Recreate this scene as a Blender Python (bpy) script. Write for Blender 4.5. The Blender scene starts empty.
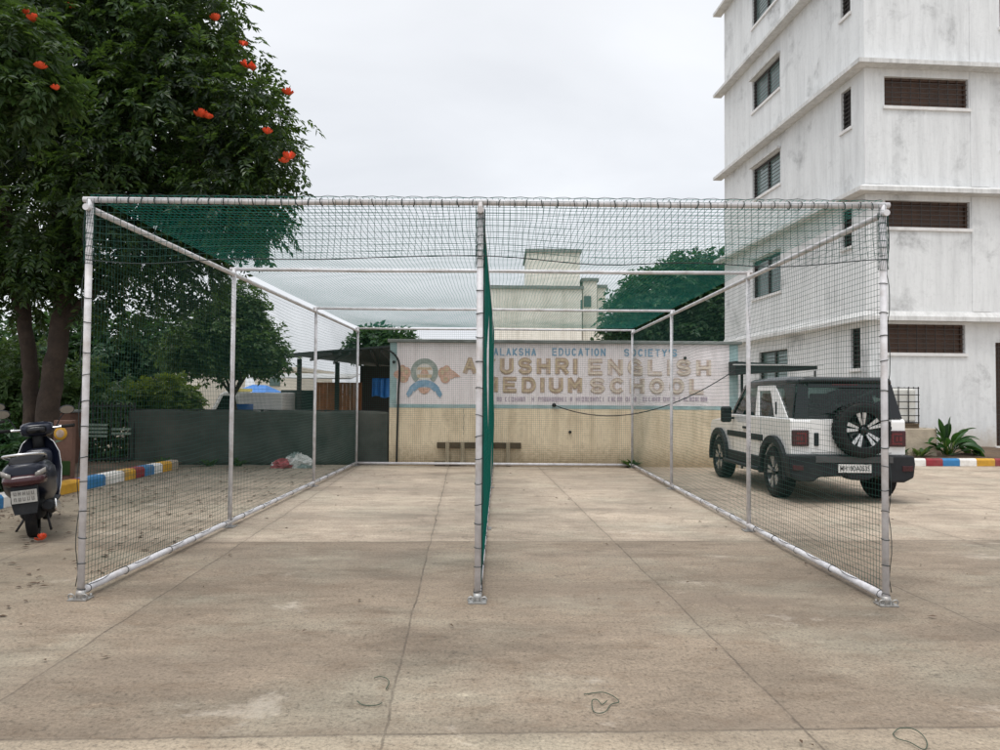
import bpy, bmesh, math, random
import numpy as np
from mathutils import Vector, Matrix, noise as mnoise
R = math.radians
rng = random.Random(7)
scn = bpy.context.scene
COL = scn.collection

# ------------------------------------------------------------------ camera geometry
F, H, TH, RO = 722.0, 1.58, R(1.67), R(.42)

def P(px, py, Y):
    """photo pixel (1000x750) -> world point at depth Y"""
    u = (px - 500) / F; v = (375 - py) / F
    u, v = u * math.cos(RO) - v * math.sin(RO), u * math.sin(RO) + v * math.cos(RO)
    y = math.cos(TH) - v * math.sin(TH); z = v * math.cos(TH) + math.sin(TH)
    t = Y / y
    return Vector((u * t, Y, H + z * t))

# ------------------------------------------------------------------ object helpers
def thing(name, label, cat, loc=(0, 0, 0), rotz=0, group=None):
    o = bpy.data.objects.new(name, None); COL.objects.link(o)
    o.empty_display_size = .2
    o.location = loc; o.rotation_euler = (0, 0, rotz)
    o['label'] = label; o['category'] = cat
    if group: o['group'] = group
    return o

def tag(o, label, cat, group=None, kind=None):
    if label: o['label'] = label
    if cat: o['category'] = cat
    if group: o['group'] = group
    if kind: o['kind'] = kind
    return o

class MB:
    def __init__(self): self.v = []; self.f = []; self.m = []; self.s = []; self.cm = 0
    def add(self, vs, fs, smooth=False):
        b = len(self.v); self.v += [tuple(p) for p in vs]
        for f in fs:
            self.f.append([i + b for i in f]); self.m.append(self.cm); self.s.append(smooth)
        return self
    def box(self, x0, x1, y0, y1, z0, z1, M=None):
        vs = [Vector((x, y, z)) for z in (z0, z1) for y in (y0, y1) for x in (x0, x1)]
        if M is not None: vs = [M @ p for p in vs]
        return self.add(vs, [(0, 2, 3, 1), (4, 5, 7, 6), (0, 1, 5, 4), (1, 3, 7, 5), (3, 2, 6, 7), (2, 0, 4, 6)])
    def bar(self, a, b, w, h, up=(0, 0, 1)):
        a = Vector(a); b = Vector(b); d = (b - a); L = d.length; d /= L
        s = d.cross(Vector(up))
        if s.length < 1e-4: s = d.cross(Vector((1, 0, 0)))
        s.normalize(); u = s.cross(d)
        M = Matrix((( d.x, s.x, u.x, a.x), (d.y, s.y, u.y, a.y), (d.z, s.z, u.z, a.z), (0, 0, 0, 1)))
        return self.box(0, L, -w / 2, w / 2, -h / 2, h / 2, M)
    def tube(self, pts, r, n=8, caps=True, smooth=True):
        pts = [Vector(p) for p in pts]; k = len(pts)
        rs = list(r) if hasattr(r, '__len__') else [r] * k
        t0 = (pts[1] - pts[0]).normalized()
        ref = Vector((0, 0, 1)) if abs(t0.z) < .9 else Vector((1, 0, 0))
        s = t0.cross(ref).normalized(); vs = []
        for i, p in enumerate(pts):
            t = (pts[min(i + 1, k - 1)] - pts[max(i - 1, 0)])
            t = t.normalized() if t.length > 1e-9 else t0
            s = (s - t * s.dot(t)).normalized(); u = t.cross(s)
            for j in range(n):
                a = 2 * math.pi * j / n
                vs.append(p + (s * math.cos(a) + u * math.sin(a)) * rs[i])
        fs = [(i * n + j, i * n + (j + 1) % n, (i + 1) * n + (j + 1) % n, (i + 1) * n + j) for i in range(k - 1) for j in range(n)]
        self.add(vs, fs, smooth)
        if caps:
            b = len(self.v) - len(vs)
            for base in (0, (k - 1) * n):
                self.f.append([b + base + j for j in range(n)]); self.m.append(self.cm); self.s.append(False)
        return self
    def ring(self, c, axis, Rr, r, n=20, m=6, a0=0, a1=2 * math.pi):
        c = Vector(c); ax = Vector(axis).normalized()
        s = ax.cross(Vector((0, 0, 1)))
        if s.length < .1: s = Vector((1, 0, 0))
        s.normalize(); u = ax.cross(s)
        full = abs(a1 - a0 - 2 * math.pi) < 1e-6
        pts = [c + (s * math.cos(a0 + (a1 - a0) * i / n) + u * math.sin(a0 + (a1 - a0) * i / n)) * Rr for i in range(n + 1)]
        return self.tube(pts, r, m, caps=not full)
    def prism(self, poly, plane, a, b):
        n = len(poly)
        def mk(p, q):
            if plane == 'yz': return (q, p[0], p[1])
            if plane == 'xz': return (p[0], q, p[1])
            return (p[0], p[1], q)
        vs = [mk(p, a) for p in poly] + [mk(p, b) for p in poly]
        fs = [list(range(n)), list(range(2 * n - 1, n - 1, -1))] + [(i, (i + 1) % n, n + (i + 1) % n, n + i) for i in range(n)]
        return self.add(vs, fs)
    def loft(self, secs, caps=True, smooth=True, close=True):
        n = len(secs[0]); vs = [p for s in secs for p in s]
        rg = range(n) if close else range(n - 1)
        fs = [(i * n + j, i * n + (j + 1) % n, (i + 1) * n + (j + 1) % n, (i + 1) * n + j) for i in range(len(secs) - 1) for j in rg]
        if caps: fs += [list(range(n)), list(range((len(secs) - 1) * n, len(secs) * n))]
        return self.add(vs, fs, smooth)
    def lathe(self, prof, c=(0, 0, 0), axis='z', n=24, smooth=True):
        vs = []
        for (r, h) in prof:
            for j in range(n):
                a = 2 * math.pi * j / n; p, q = r * math.cos(a), r * math.sin(a)
                if axis == 'z': t = (p, q, h)
                elif axis == 'x': t = (h, p, q)
                else: t = (p, h, q)
                vs.append((c[0] + t[0], c[1] + t[1], c[2] + t[2]))
        k = len(prof)
        fs = [(i * n + j, i * n + (j + 1) % n, (i + 1) * n + (j + 1) % n, (i + 1) * n + j) for i in range(k - 1) for j in range(n)]
        return self.add(vs, fs, smooth)
    def build(self, name, mats, parent=None, bevel=0, fixn=True, M=None, seg=2):
        me = bpy.data.meshes.new(name)
        vs = self.v if M is None else [tuple(M @ Vector(p)) for p in self.v]
        me.from_pydata(vs, [], self.f)
        if not isinstance(mats, (list, tuple)): mats = [mats]
        for m in mats: me.materials.append(m)
        me.polygons.foreach_set('material_index', self.m)
        me.polygons.foreach_set('use_smooth', self.s)
        if fixn:
            bm = bmesh.new(); bm.from_mesh(me)
            bmesh.ops.recalc_face_normals(bm, faces=bm.faces); bm.to_mesh(me); bm.free()
        me.update()
        o = bpy.data.objects.new(name, me); COL.objects.link(o)
        if parent: o.parent = parent
        if bevel:
            b = o.modifiers.new('b', 'BEVEL'); b.width = bevel; b.segments = seg; b.limit_method = 'ANGLE'; b.angle_limit = R(35)
        return o

def np_mesh(name, V, Q, mat, parent=None, smooth=False):
    me = bpy.data.meshes.new(name); k = Q.shape[1]
    me.vertices.add(len(V)); me.vertices.foreach_set('co', V.astype(np.float32).ravel())
    me.loops.add(Q.size); me.loops.foreach_set('vertex_index', Q.astype(np.int32).ravel())
    me.polygons.add(len(Q)); me.polygons.foreach_set('loop_start', np.arange(0, Q.size, k, dtype=np.int32))
    try: me.polygons.foreach_set('loop_total', np.full(len(Q), k, dtype=np.int32))
    except Exception: pass
    me.update(calc_edges=True); me.materials.append(mat)
    me.polygons.foreach_set('use_smooth', np.full(len(Q), smooth))
    o = bpy.data.objects.new(name, me); COL.objects.link(o)
    if parent: o.parent = parent
    return o

def copy_tree(o, parent=None):
    kids = list(o.children)
    c = o.copy(); COL.objects.link(c)
    if parent: c.parent = parent
    for k in kids: copy_tree(k, c)
    return c

# ------------------------------------------------------------------ materials
class NT:
    def __init__(self, mat): self.t = mat.node_tree; self.n = self.t.nodes; self.l = self.t.links
    def node(self, typ, **kw):
        nd = self.n.new(typ)
        for k, v in kw.items():
            if k.startswith('i_'):
                nd.inputs[k[2:].replace('_', ' ')].default_value = v
            else: setattr(nd, k, v)
        return nd
    def link(self, a, b): self.l.new(a, b)
    def math(self, op, a, b=None, c=None, clamp=False):
        nd = self.n.new('ShaderNodeMath'); nd.operation = op; nd.use_clamp = clamp
        for i, x in enumerate((a, b, c)):
            if x is None: continue
            if isinstance(x, (int, float)): nd.inputs[i].default_value = x
            else: self.l.new(x, nd.inputs[i])
        return nd.outputs[0]
    def mix(self, f, a, b, typ='MIX'):
        nd = self.n.new('ShaderNodeMix'); nd.data_type = 'RGBA'; nd.blend_type = typ
        for s, x in ((0, f), (6, a), (7, b)):
            if isinstance(x, (int, float)): nd.inputs[s].default_value = x
            elif isinstance(x, (tuple, list)): nd.inputs[s].default_value = (*x[:3], 1)
            else: self.l.new(x, nd.inputs[s])
        return nd.outputs[2]
    def ramp(self, x, stops):
        nd = self.n.new('ShaderNodeValToRGB'); e = nd.color_ramp.elements
        while len(e) < len(stops): e.new(.5)
        for k, (p, c) in enumerate(stops):
            e[k].position = p
            e[k].color = (c, c, c, 1) if isinstance(c, (int, float)) else (*c, 1)
        self.l.new(x, nd.inputs[0]); return nd.outputs[0]
    def noise(self, scale, vec=None, detail=4, rough=.55, dist=0, out=0):
        nd = self.n.new('ShaderNodeTexNoise'); nd.inputs['Scale'].default_value = scale
        nd.inputs['Detail'].default_value = detail; nd.inputs['Roughness'].default_value = rough
        nd.inputs['Distortion'].default_value = dist
        if vec is not None: self.l.new(vec, nd.inputs['Vector'])
        return nd.outputs[out]
    def mapping(self, vec, scale=(1, 1, 1), loc=(0, 0, 0), rot=(0, 0, 0)):
        nd = self.n.new('ShaderNodeMapping'); nd.inputs['Scale'].default_value = scale
        nd.inputs['Location'].default_value = loc; nd.inputs['Rotation'].default_value = rot
        self.l.new(vec, nd.inputs['Vector']); return nd.outputs[0]

def newmat(name):
    m = bpy.data.materials.new(name); m.use_nodes = True
    t = NT(m); b = t.n['Principled BSDF']
    return m, t, b

def plain(name, col, rough=.6, var=.18, scale=6, metal=0, coat=0, bump=0, spec=.5, world=False, dirt=None):
    """base colour with noise wear"""
    m, t, b = newmat(name)
    tc = t.node('ShaderNodeTexCoord'); v = tc.outputs['Object']
    n = t.noise(scale, v, 6, .6)
    f = t.ramp(n, [(.3, 0.), (.72, 1.)])
    c = t.mix(f, tuple(x * (1 - var) for x in col), tuple(min(1, x * (1 + var * .6)) for x in col))
    if dirt:
        n2 = t.noise(scale * .35, v, 8, .65)
        f2 = t.ramp(n2, [(.5, 0.), (.75, dirt[3])])
        c = t.mix(f2, c, dirt[:3])
    t.link(c, b.inputs['Base Color'])
    r = t.math('MULTIPLY_ADD', n, .25, rough - .12, clamp=True); t.link(r, b.inputs['Roughness'])
    b.inputs['Metallic'].default_value = metal; b.inputs['Coat Weight'].default_value = coat
    b.inputs['Specular IOR Level'].default_value = spec
    if bump:
        bp = t.node('ShaderNodeBump'); bp.inputs['Strength'].default_value = bump; bp.inputs['Distance'].default_value = .02
        t.link(t.noise(scale * 5, v, 5, .6), bp.inputs['Height']); t.link(bp.outputs[0], b.inputs['Normal'])
    return m

def leaf_mat(name, c1, c2, c3, trans=.35, clump=.9):
    m, t, b = newmat(name)
    g = t.node('ShaderNodeNewGeometry')
    rnd = g.outputs['Random Per Island']
    n = t.noise(clump, g.outputs['Position'], 3, .5)
    c = t.mix(t.ramp(n, [(.38, 0.), (.62, 1.)]), c1, c2)
    c = t.mix(t.ramp(rnd, [(.6, 0.), (1., .75)]), c, c3)
    t.link(c, b.inputs['Base Color']); b.inputs['Roughness'].default_value = .42
    b.inputs['Specular IOR Level'].default_value = .4
    tr = t.node('ShaderNodeBsdfTranslucent'); c2_ = t.mix(.5, c, (c3[0] * 1.6, c3[1] * 1.6, c3[2] * .8))
    t.link(c2_, tr.inputs['Color'])
    mx = t.node('ShaderNodeMixShader'); mx.inputs[0].default_value = trans
    t.link(b.outputs[0], mx.inputs[1]); t.link(tr.outputs[0], mx.inputs[2])
    t.link(mx.outputs[0], t.n['Material Output'].inputs[0])
    return m

def glass_mat(name, tint=(.3, .36, .34), refl=(1, 1, 1), base=.04):
    m, t, b = newmat(name)
    tp = t.node('ShaderNodeBsdfTransparent'); tp.inputs[0].default_value = (*tint, 1)
    gl = t.node('ShaderNodeBsdfGlossy'); gl.inputs['Roughness'].default_value = .03; gl.inputs[0].default_value = (*refl, 1)
    fr = t.node('ShaderNodeFresnel'); fr.inputs[0].default_value = 1.5
    mx = t.node('ShaderNodeMixShader')
    t.link(fr.outputs[0], mx.inputs[0]); t.link(tp.outputs[0], mx.inputs[1]); t.link(gl.outputs[0], mx.inputs[2])
    t.link(mx.outputs[0], t.n['Material Output'].inputs[0])
    return m

def concrete_ground():
    m, t, b = newmat('yard_concrete')
    g = t.node('ShaderNodeNewGeometry'); pos = g.outputs['Position']
    a = .047
    xyz = t.node('ShaderNodeSeparateXYZ'); t.link(pos, xyz.inputs[0]); X, Y = xyz.outputs[0], xyz.outputs[1]
    wob = t.math('MULTIPLY_ADD', t.noise(1.3, pos, 4, .6), .07, -.035)
    fw = t.math('MULTIPLY_ADD', t.noise(14, pos, 3, .6), .012, -.006)
    wob = t.math('ADD', wob, fw)
    xr = t.math('ADD', t.math('MULTIPLY_ADD', Y, a, X), wob)
    yr = t.math('ADD', t.math('MULTIPLY_ADD', X, -a, Y), wob)
    xs = t.math('DIVIDE', t.math('ADD', xr, .37 + 2.0 * 40), 2.0)
    ys = t.math('DIVIDE', t.math('ADD', yr, -3.43 + 4.47 * 40), 4.47)
    def dist(s, per):
        fr = t.math('FRACT', s); d = t.math('MINIMUM', fr, t.math('SUBTRACT', 1.0, fr)); return t.math('MULTIPLY', d, per)
    dx, dy = dist(xs, 2.0), dist(ys, 4.47)
    jx = t.ramp(dx, [(.004, 1.), (.0085, 0.)]); jy = t.ramp(dy, [(.006, 1.), (.013, 0.)])
    # soft soiling beside the joints
    jx2 = t.ramp(dx, [(.0, .5), (.09, 0.)]); jy2 = t.ramp(dy, [(.0, .6), (.16, 0.)])
    # per slab tint
    idv = t.node('ShaderNodeCombineXYZ'); t.link(t.math('FLOOR', xs), idv.inputs[0]); t.link(t.math('FLOOR', ys), idv.inputs[1])
    wn = t.node('ShaderNodeTexWhiteNoise'); wn.noise_dimensions = '3D'; t.link(idv.outputs[0], wn.inputs[0])
    # row tone: bays were cast apart and differ in colour
    row = t.math('FLOOR', ys)
    r0 = t.math('COMPARE', row, 39.0, .5); r1 = t.math('COMPARE', row, 40.0, .5)
    brown = (.235, .185, .135); pale = (.445, .365, .282); front = (.32, .262, .192)
    wash = t.math('MULTIPLY', t.ramp(t.noise(1.1, t.mapping(pos, (.6, 1.5, 1), (5, 6, 0)), 7, .7, .5), [(.42, 0.), (.62, 1.)]), t.ramp(yr, [(.0, 1.), (1., 1.)]))
    near = t.math('MULTIPLY', wash, t.math('SUBTRACT', 1.0, t.math('MULTIPLY', t.math('ABSOLUTE', t.math('SUBTRACT', yr, 7.9)), .55), clamp=True))
    base = t.mix(r1, t.mix(t.math('MULTIPLY', near, .6), pale, brown), t.mix(t.math('MULTIPLY', near, .45), brown, pale)); base = t.mix(r0, base, front)
    stretch = t.mapping(pos, (1, 2.2, 1))
    big = t.noise(.55, stretch, 8, .62, .4); mid = t.noise(2.6, stretch, 8, .68, .3); fine = t.noise(60, pos, 6, .75); gr = t.noise(420, pos, 2, .5)
    strk = t.noise(1.5, t.mapping(pos, (.55, 3.6, 1), (7, 2, 0), (0, 0, .12)), 7, .66, .5)
    grn = t.noise(.7, t.mapping(pos, (1, 1.4, 1), (11, 4, 0)), 5, .6)
    sp = t.noise(7, t.mapping(pos, (1, 1.6, 1), (3, 1, 0)), 8, .72)
    sp2 = t.noise(34, pos, 6, .7); sp3 = t.noise(3.6, t.mapping(pos, (1, 1.3, 1), (9, 8, 0)), 10, .78, .6)
    fac = None
    for (src, stops) in ((big, [(.30, .66), (.47, .97), (.70, 1.18)]), (mid, [(.30, 1.10), (.50, 1.), (.74, .66)]), (strk, [(.30, 1.06), (.48, 1.), (.70, .88)]),
                         (sp, [(.28, .72), (.46, 1.), (.60, 1.03), (.68, 1.42)]), (sp3, [(.33, .55), (.40, 1.), (.64, 1.0), (.69, 1.38)]), (sp2, [(.34, .50), (.47, 1.), (.58, 1.0), (.70, 1.32)]), (fine, [(.36, .66), (.5, 1.), (.68, 1.25)]), (gr, [(.36, .75), (.55, 1.06)]), (wn.outputs[0], [(0., .93), (1., 1.06)])):
        v_ = t.math('MULTIPLY', t.ramp(src, [(p_, q_ / 2) for p_, q_ in stops]), 2.0)
        fac = v_ if fac is None else t.math('MULTIPLY', fac, v_)
    fac = t.math('MINIMUM', fac, 1.55)
    vm = t.node('ShaderNodeVectorMath'); vm.operation = 'SCALE'
    c = t.mix(t.ramp(grn, [(.48, 0.), (.66, .55)]), base, t.mix(.5, base, (.36, .36, .28)))
    c = t.mix(t.ramp(mid, [(.52, 0.), (.74, .5)]), c, t.mix(.6, c, (.34, .22, .13)))
    t.link(c, vm.inputs[0]); t.link(fac, vm.inputs['Scale']); c = vm.outputs[0]
    # tree side: greyer olive from leaf dust, with tree shade painted in
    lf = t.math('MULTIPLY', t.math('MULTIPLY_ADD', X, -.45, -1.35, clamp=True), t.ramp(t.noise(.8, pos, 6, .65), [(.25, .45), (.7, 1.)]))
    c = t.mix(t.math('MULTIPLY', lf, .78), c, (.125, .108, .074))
    # dark damp patch on right front
    dp = t.math('MULTIPLY', t.ramp(t.noise(.45, t.mapping(pos, (.6, 1.3, 1), (1.2, 5, 0)), 6, .7), [(.50, 0.), (.68, 1.)]), .5)
    c = t.mix(dp, c, (.15, .118, .09))
    c = t.mix(t.math('MAXIMUM', t.math('MULTIPLY', jx2, .35), t.math('MULTIPLY', jy2, .4)), c, (.14, .11, .082))
    vo = t.node('ShaderNodeTexVoronoi'); vo.feature = 'DISTANCE_TO_EDGE'; vo.inputs['Scale'].default_value = .33
    vadd = t.node('ShaderNodeVectorMath'); vadd.operation = 'ADD'; t.link(pos, vadd.inputs[0]); t.link(t.noise(1.6, pos, 6, .6, out=1), vadd.inputs[1]); t.link(vadd.outputs[0], vo.inputs['Vector'])
    ck = t.math('MULTIPLY', t.ramp(vo.outputs['Distance'], [(.0012, 1.), (.0026, 0.)]), t.ramp(t.noise(.5, t.mapping(pos, (1, 1, 1), (4, 9, 0)), 3, .5), [(.50, 0.), (.58, .6)]))
    c = t.mix(ck, c, (.07, .055, .042))
    pt = t.noise(.9, t.mapping(pos, (1, 1.5, 1), (21, 3, 0)), 9, .74, .4)
    c = t.mix(t.ramp(pt, [(.60, 0.), (.66, .30)]), c, (.56, .50, .42))
    c = t.mix(t.ramp(pt, [(.30, .34), (.37, 0.)]), c, (.15, .085, .045))
    jn = t.ramp(t.noise(5, pos, 4, .6), [(.3, .35), (.6, 1.)])
    far = t.math('SUBTRACT', 1.0, t.math('COMPARE', t.math('ROUND', ys), 42.0, .5))
    j = t.math('MULTIPLY', t.math('MAXIMUM', t.math('MULTIPLY', jx, .85), t.math('MULTIPLY', t.math('MULTIPLY', jy, .8), far)), jn)
    jb = t.ramp(t.noise(2.1, pos, 6, .7), [(.34, .35), (.60, .95)])
    c = t.mix(t.math('MULTIPLY', j, jb), c, (.06, .047, .036))
    t.link(c, b.inputs['Base Color'])
    t.link(t.math('MULTIPLY_ADD', mid, -.3, .88), b.inputs['Roughness']); b.inputs['Specular IOR Level'].default_value = .35
    hh = t.math('ADD', t.math('MULTIPLY', fine, .5), t.math('ADD', t.math('MULTIPLY', mid, 1.2), t.math('MULTIPLY', j, -2.0)))
    bp = t.node('ShaderNodeBump'); bp.inputs['Strength'].default_value = .35; bp.inputs['Distance'].default_value = .006
    t.link(hh, bp.inputs['Height']); t.link(bp.outputs[0], b.inputs['Normal'])
    return m

def plaster(name, base, streak=(.36, .36, .35), amt=.55, sc=1.0, patch=.35, grime_z=None):
    """painted render with rain streaks and stains"""
    m, t, b = newmat(name)
    g = t.node('ShaderNodeNewGeometry'); pos = g.outputs['Position']
    st = t.noise(2.2 * sc, t.mapping(pos, (1.6, 1.6, .16)), 8, .68)
    bl = t.noise(.8 * sc, pos, 8, .66, .3); fi = t.noise(9 * sc, pos, 7, .72); fs = t.noise(16 * sc, t.mapping(pos, (1, 1, .12)), 5, .6)
    c = t.mix(t.ramp(st, [(.44, 0.), (.72, amt)]), base, streak)
    c = t.mix(t.ramp(fs, [(.48, 0.), (.75, amt * .42)]), c, streak)
    c = t.mix(t.math('MULTIPLY', t.ramp(bl, [(.54, 0.), (.70, patch)]), t.ramp(fi, [(.35, .3), (.6, 1.)])), c, tuple(x * .55 for x in streak))
    c = t.mix(t.ramp(fi, [(.3, .22), (.48, 0.)]), c, tuple(x * .9 for x in streak))
    if grime_z:
        z0, z1, gc = grime_z
        s = t.node('ShaderNodeSeparateXYZ'); t.link(pos, s.inputs[0])
        gz = t.math('MULTIPLY_ADD', t.math('ADD', s.outputs[2], t.math('MULTIPLY', t.math('ADD', fi, st), .55)), -1 / (z1 - z0), (z1 + .55) / (z1 - z0), clamp=True)
        c = t.mix(t.math('MULTIPLY', gz, .8), c, gc)
    t.link(c, b.inputs['Base Color']); b.inputs['Roughness'].default_value = .85; b.inputs['Specular IOR Level'].default_value = .25
    bp = t.node('ShaderNodeBump'); bp.inputs['Strength'].default_value = .25; bp.inputs['Distance'].default_value = .01
    t.link(t.math('ADD', fi, bl), bp.inputs['Height']); t.link(bp.outputs[0], b.inputs['Normal'])
    return m

M = {}
M['ground'] = concrete_ground()
M['pipe'] = plain('white_pipe_paint', (.64, .63, .65), .5, .22, 11, dirt=(.33, .27, .22, .7))
M['thread'] = plain('green_nylon', (.004, .085, .058), .55, .2, 3)
M['threadroof'] = plain('green_nylon_bright', (.003, .125, .088), .55, .2, 3)  # brighter green than the side-net nylon
def nylon(name, col, tr, f):
    m, t, b = newmat(name); b.inputs['Base Color'].default_value = (*col, 1); b.inputs['Roughness'].default_value = .5
    n = t.node('ShaderNodeBsdfTranslucent'); n.inputs[0].default_value = (*tr, 1); mx = t.node('ShaderNodeMixShader'); mx.inputs[0].default_value = f
    t.link(b.outputs[0], mx.inputs[1]); t.link(n.outputs[0], mx.inputs[2]); t.link(mx.outputs[0], t.n['Material Output'].inputs[0]); return m
M['thread'] = nylon('green_nylon', (.002, .058, .043), (.003, .30, .23), .22)
M['threadroof'] = nylon('green_nylon_roof', (.003, .115, .095), (.004, .50, .42), .55)
M['cord'] = plain('dark_cord', (.012, .022, .022), .7, .2, 8)
M['steel'] = plain('galvanised', (.42, .42, .41), .45, .2, 20, metal=.6, dirt=(.2, .13, .08, .5))
M['bwall'] = plaster('tower_white_render', (.73, .745, .75), (.43, .44, .445), .46, 1, .78, grime_z=(.3, .95, (.42, .36, .28)))
M['soffit'] = plaster('tower_ledge_render', (.66, .66, .65), (.33, .33, .32), .6, 1.4, .3)
M['wframe'] = plain('window_dark_frame', (.03, .026, .024), .5, .2)
M['wbrown'] = plain('window_brown_wood', (.075, .038, .022), .6, .35, 3)
M['wpane'] = plain('window_green_pane', (.16, .24, .23), .12, .2, 2, spec=.8)
M['wdark'] = plain('window_dark_inside', (.022, .018, .016), .7, .3)
M['grille'] = plain('grille_iron', (.05, .042, .038), .55, .2)
M['sill'] = plain('sill_white', (.74, .73, .72), .7, .1, dirt=(.4, .38, .36, .5))
M['cream'] = plaster('wall_cream_paint', (.86, .73, .53), (.40, .29, .17), .5, 1.6, .4, grime_z=(.0, .5, (.30, .22, .13)))
M['pink'] = plaster('wall_white_panel', (.88, .82, .82), (.56, .49, .48), .45, 1.6, .22)
M['turq'] = plain('turquoise_border', (.34, .48, .48), .7, .25, 5, dirt=(.55, .55, .52, .7))
M['coping'] = plain('grey_coping', (.24, .255, .24), .85, .3, 4, bump=.3, dirt=(.09, .10, .08, .7))
M['tblue'] = plain('paint_blue', (.24, .40, .54), .75, .2, 14, dirt=(.7, .68, .7, .65))
M['tbrown'] = plain('paint_brown', (.50, .37, .28), .75, .28, 14, dirt=(.66, .58, .54, .8))
M['tyellow'] = plain('paint_ochre', (.62, .50, .34), .75, .3, 14, dirt=(.60, .42, .32, .8))
M['tpink'] = plain('paint_salmon', (.66, .42, .32), .75, .3, 14, dirt=(.74, .62, .56, .7))
M['tbrown2'] = plain('paint_brown_faded', (.58, .45, .37), .75, .22, 14, dirt=(.76, .68, .66, .8))
M['tyellow2'] = plain('paint_ochre_faded', (.74, .64, .53), .75, .22, 14, dirt=(.80, .72, .70, .8))
M['tgrey'] = plain('paint_greygreen', (.33, .38, .34), .75, .25, 14, dirt=(.62, .60, .56, .7))
M['tviolet'] = plain('paint_violet', (.46, .38, .46), .75, .25, 14)
M['twhite'] = plain('paint_white', (.76, .74, .70), .7, .12, 8, dirt=(.4, .35, .28, .6))
M['ky'] = plain('kerb_yellow', (.60, .32, .025), .7, .25, 6, bump=.2, dirt=(.3, .22, .12, .7))
M['kb'] = plain('kerb_blue', (.028, .18, .40), .7, .25, 6, bump=.2, dirt=(.2, .2, .2, .6))
M['kw'] = plain('kerb_white', (.76, .74, .70), .7, .15, 6, bump=.2, dirt=(.36, .3, .24, .7))
M['kr'] = plain('kerb_red', (.24, .022, .03), .7, .25, 6, bump=.2, dirt=(.25, .15, .12, .6))
M['kc'] = plain('kerb_bare', (.36, .30, .24), .85, .3, 6, bump=.3)
M['soil'] = plain('bed_soil', (.11, .075, .048), .95, .45, 3, bump=.8, dirt=(.20, .15, .10, .7))
M['bark'] = plain('bark', (.050, .035, .026), .95, .45, 5, bump=.9, dirt=(.13, .095, .07, .6))
M['leaf'] = leaf_mat('tulip_leaf', (.010, .027, .012), (.029, .068, .019), (.090, .152, .027), clump=1.15)
M['leaf_b'] = leaf_mat('tulip_leaf_near', (.022, .052, .016), (.042, .090, .023), (.085, .14, .030))
M['leaf2'] = leaf_mat('broad_leaf', (.032, .075, .024), (.062, .125, .036), (.11, .17, .05), clump=1.4)
M['leaf3'] = leaf_mat('yellow_leaf', (.06, .12, .015), (.12, .19, .025), (.22, .26, .04), clump=2.0)
M['leaf4'] = leaf_mat('dark_leaf', (.016, .052, .022), (.032, .085, .032), (.06, .12, .04), clump=.8)
M['flower'] = plain('flower_red', (.85, .105, .035), .5, .3, 20)
M['paint_w'] = plain('car_white', (.80, .80, .79), .22, .04, 3, coat=.8)
M['plastic'] = plain('black_plastic', (.016, .018, .021), .6, .25, 12, spec=.25, dirt=(.05, .045, .038, .3))
M['gloss_k'] = plain('gloss_black', (.008, .009, .011), .22, .1, 4, coat=.25, spec=.35)
M['rubber'] = plain('tyre_rubber', (.013, .013, .014), .85, .3, 14, bump=.3, spec=.25, dirt=(.07, .058, .045, .4))
M['alloy'] = plain('alloy_silver', (.62, .63, .64), .3, .1, 10, metal=.85)
M['redlamp'] = plain('tail_red', (.040, .006, .010), .2, .2, 12, coat=.2)
M['redlamp2'] = plain('tail_red_bright', (.12, .010, .014), .25, .2, 12, coat=.2)
M['glass'] = glass_mat('car_glass', (.46, .58, .54))
M['plate'] = plain('plate_white', (.62, .62, .60), .5, .1, 8)
M['plate_d'] = plain('plate_dusty', (.42, .41, .38), .7, .3, 16, dirt=(.22, .19, .15, .7))
M['plate_dk'] = plain('plate_dusty_ink', (.16, .15, .14), .7, .3, 16)
M['plate_k'] = plain('plate_black', (.012, .012, .013), .6, .1)
M['seat'] = plain('seat_black', (.011, .011, .013), .7, .2, 8, spec=.25)
M['skin_b'] = plain('scooter_blue_black', (.007, .010, .022), .32, .2, 5, coat=.15, spec=.3, dirt=(.05, .045, .04, .3))
M['skin_w'] = plain('scooter_white', (.74, .74, .73), .25, .1, 5, coat=.6)
M['chrome'] = plain('chrome', (.68, .68, .68), .2, .1, 10, metal=.9)
M['mirror'] = plain('mirror_face', (.35, .36, .37), .04, .02, 10, metal=1.)
M['lens'] = plain('clear_lens', (.26, .24, .22), .15, .2, 10)
M['shade'] = plain('shade_net_cloth', (.070, .080, .070), .9, .4, 2.5, dirt=(.14, .135, .115, .6))
M['tin'] = plain('dark_tin_sheet', (.014, .020, .020), .75, .3, 3)
M['tin2'] = plain('pale_tin_sheet', (.42, .43, .42), .5, .2, 3, dirt=(.25, .2, .16, .6))
M['brownwood'] = plain('brown_boards', (.46, .18, .07), .75, .35, 3)
M['bluetarp'] = plain('blue_tarp', (.012, .16, .50), .5, .25, 4)
M['iron'] = plain('black_iron', (.018, .017, .017), .6, .25, 10)
M['greypaint'] = plain('pale_green_slats', (.25, .32, .26), .7, .25, 8)
M['pillar'] = plain('pillar_red_brown', (.16, .085, .06), .85, .3, 4, bump=.3)
M['beige'] = plaster('far_beige_render', (.88, .85, .77), (.40, .36, .28), .4, .6, .2)
M['beige2'] = plaster('far_pale_render', (.66, .62, .54), (.45, .42, .36), .4, .6, .2)
M['farwin'] = plain('far_window', (.10, .15, .14), .3, .2)
M['wood'] = plain('weathered_wood', (.10, .072, .042), .85, .35, 5, bump=.4)
M['conc'] = plain('bare_concrete', (.40, .34, .26), .9, .25, 4, bump=.4, dirt=(.22, .18, .13, .6))
M['conc2'] = plain('pale_stump', (.36, .30, .21), .9, .2, 5, bump=.4)
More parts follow.
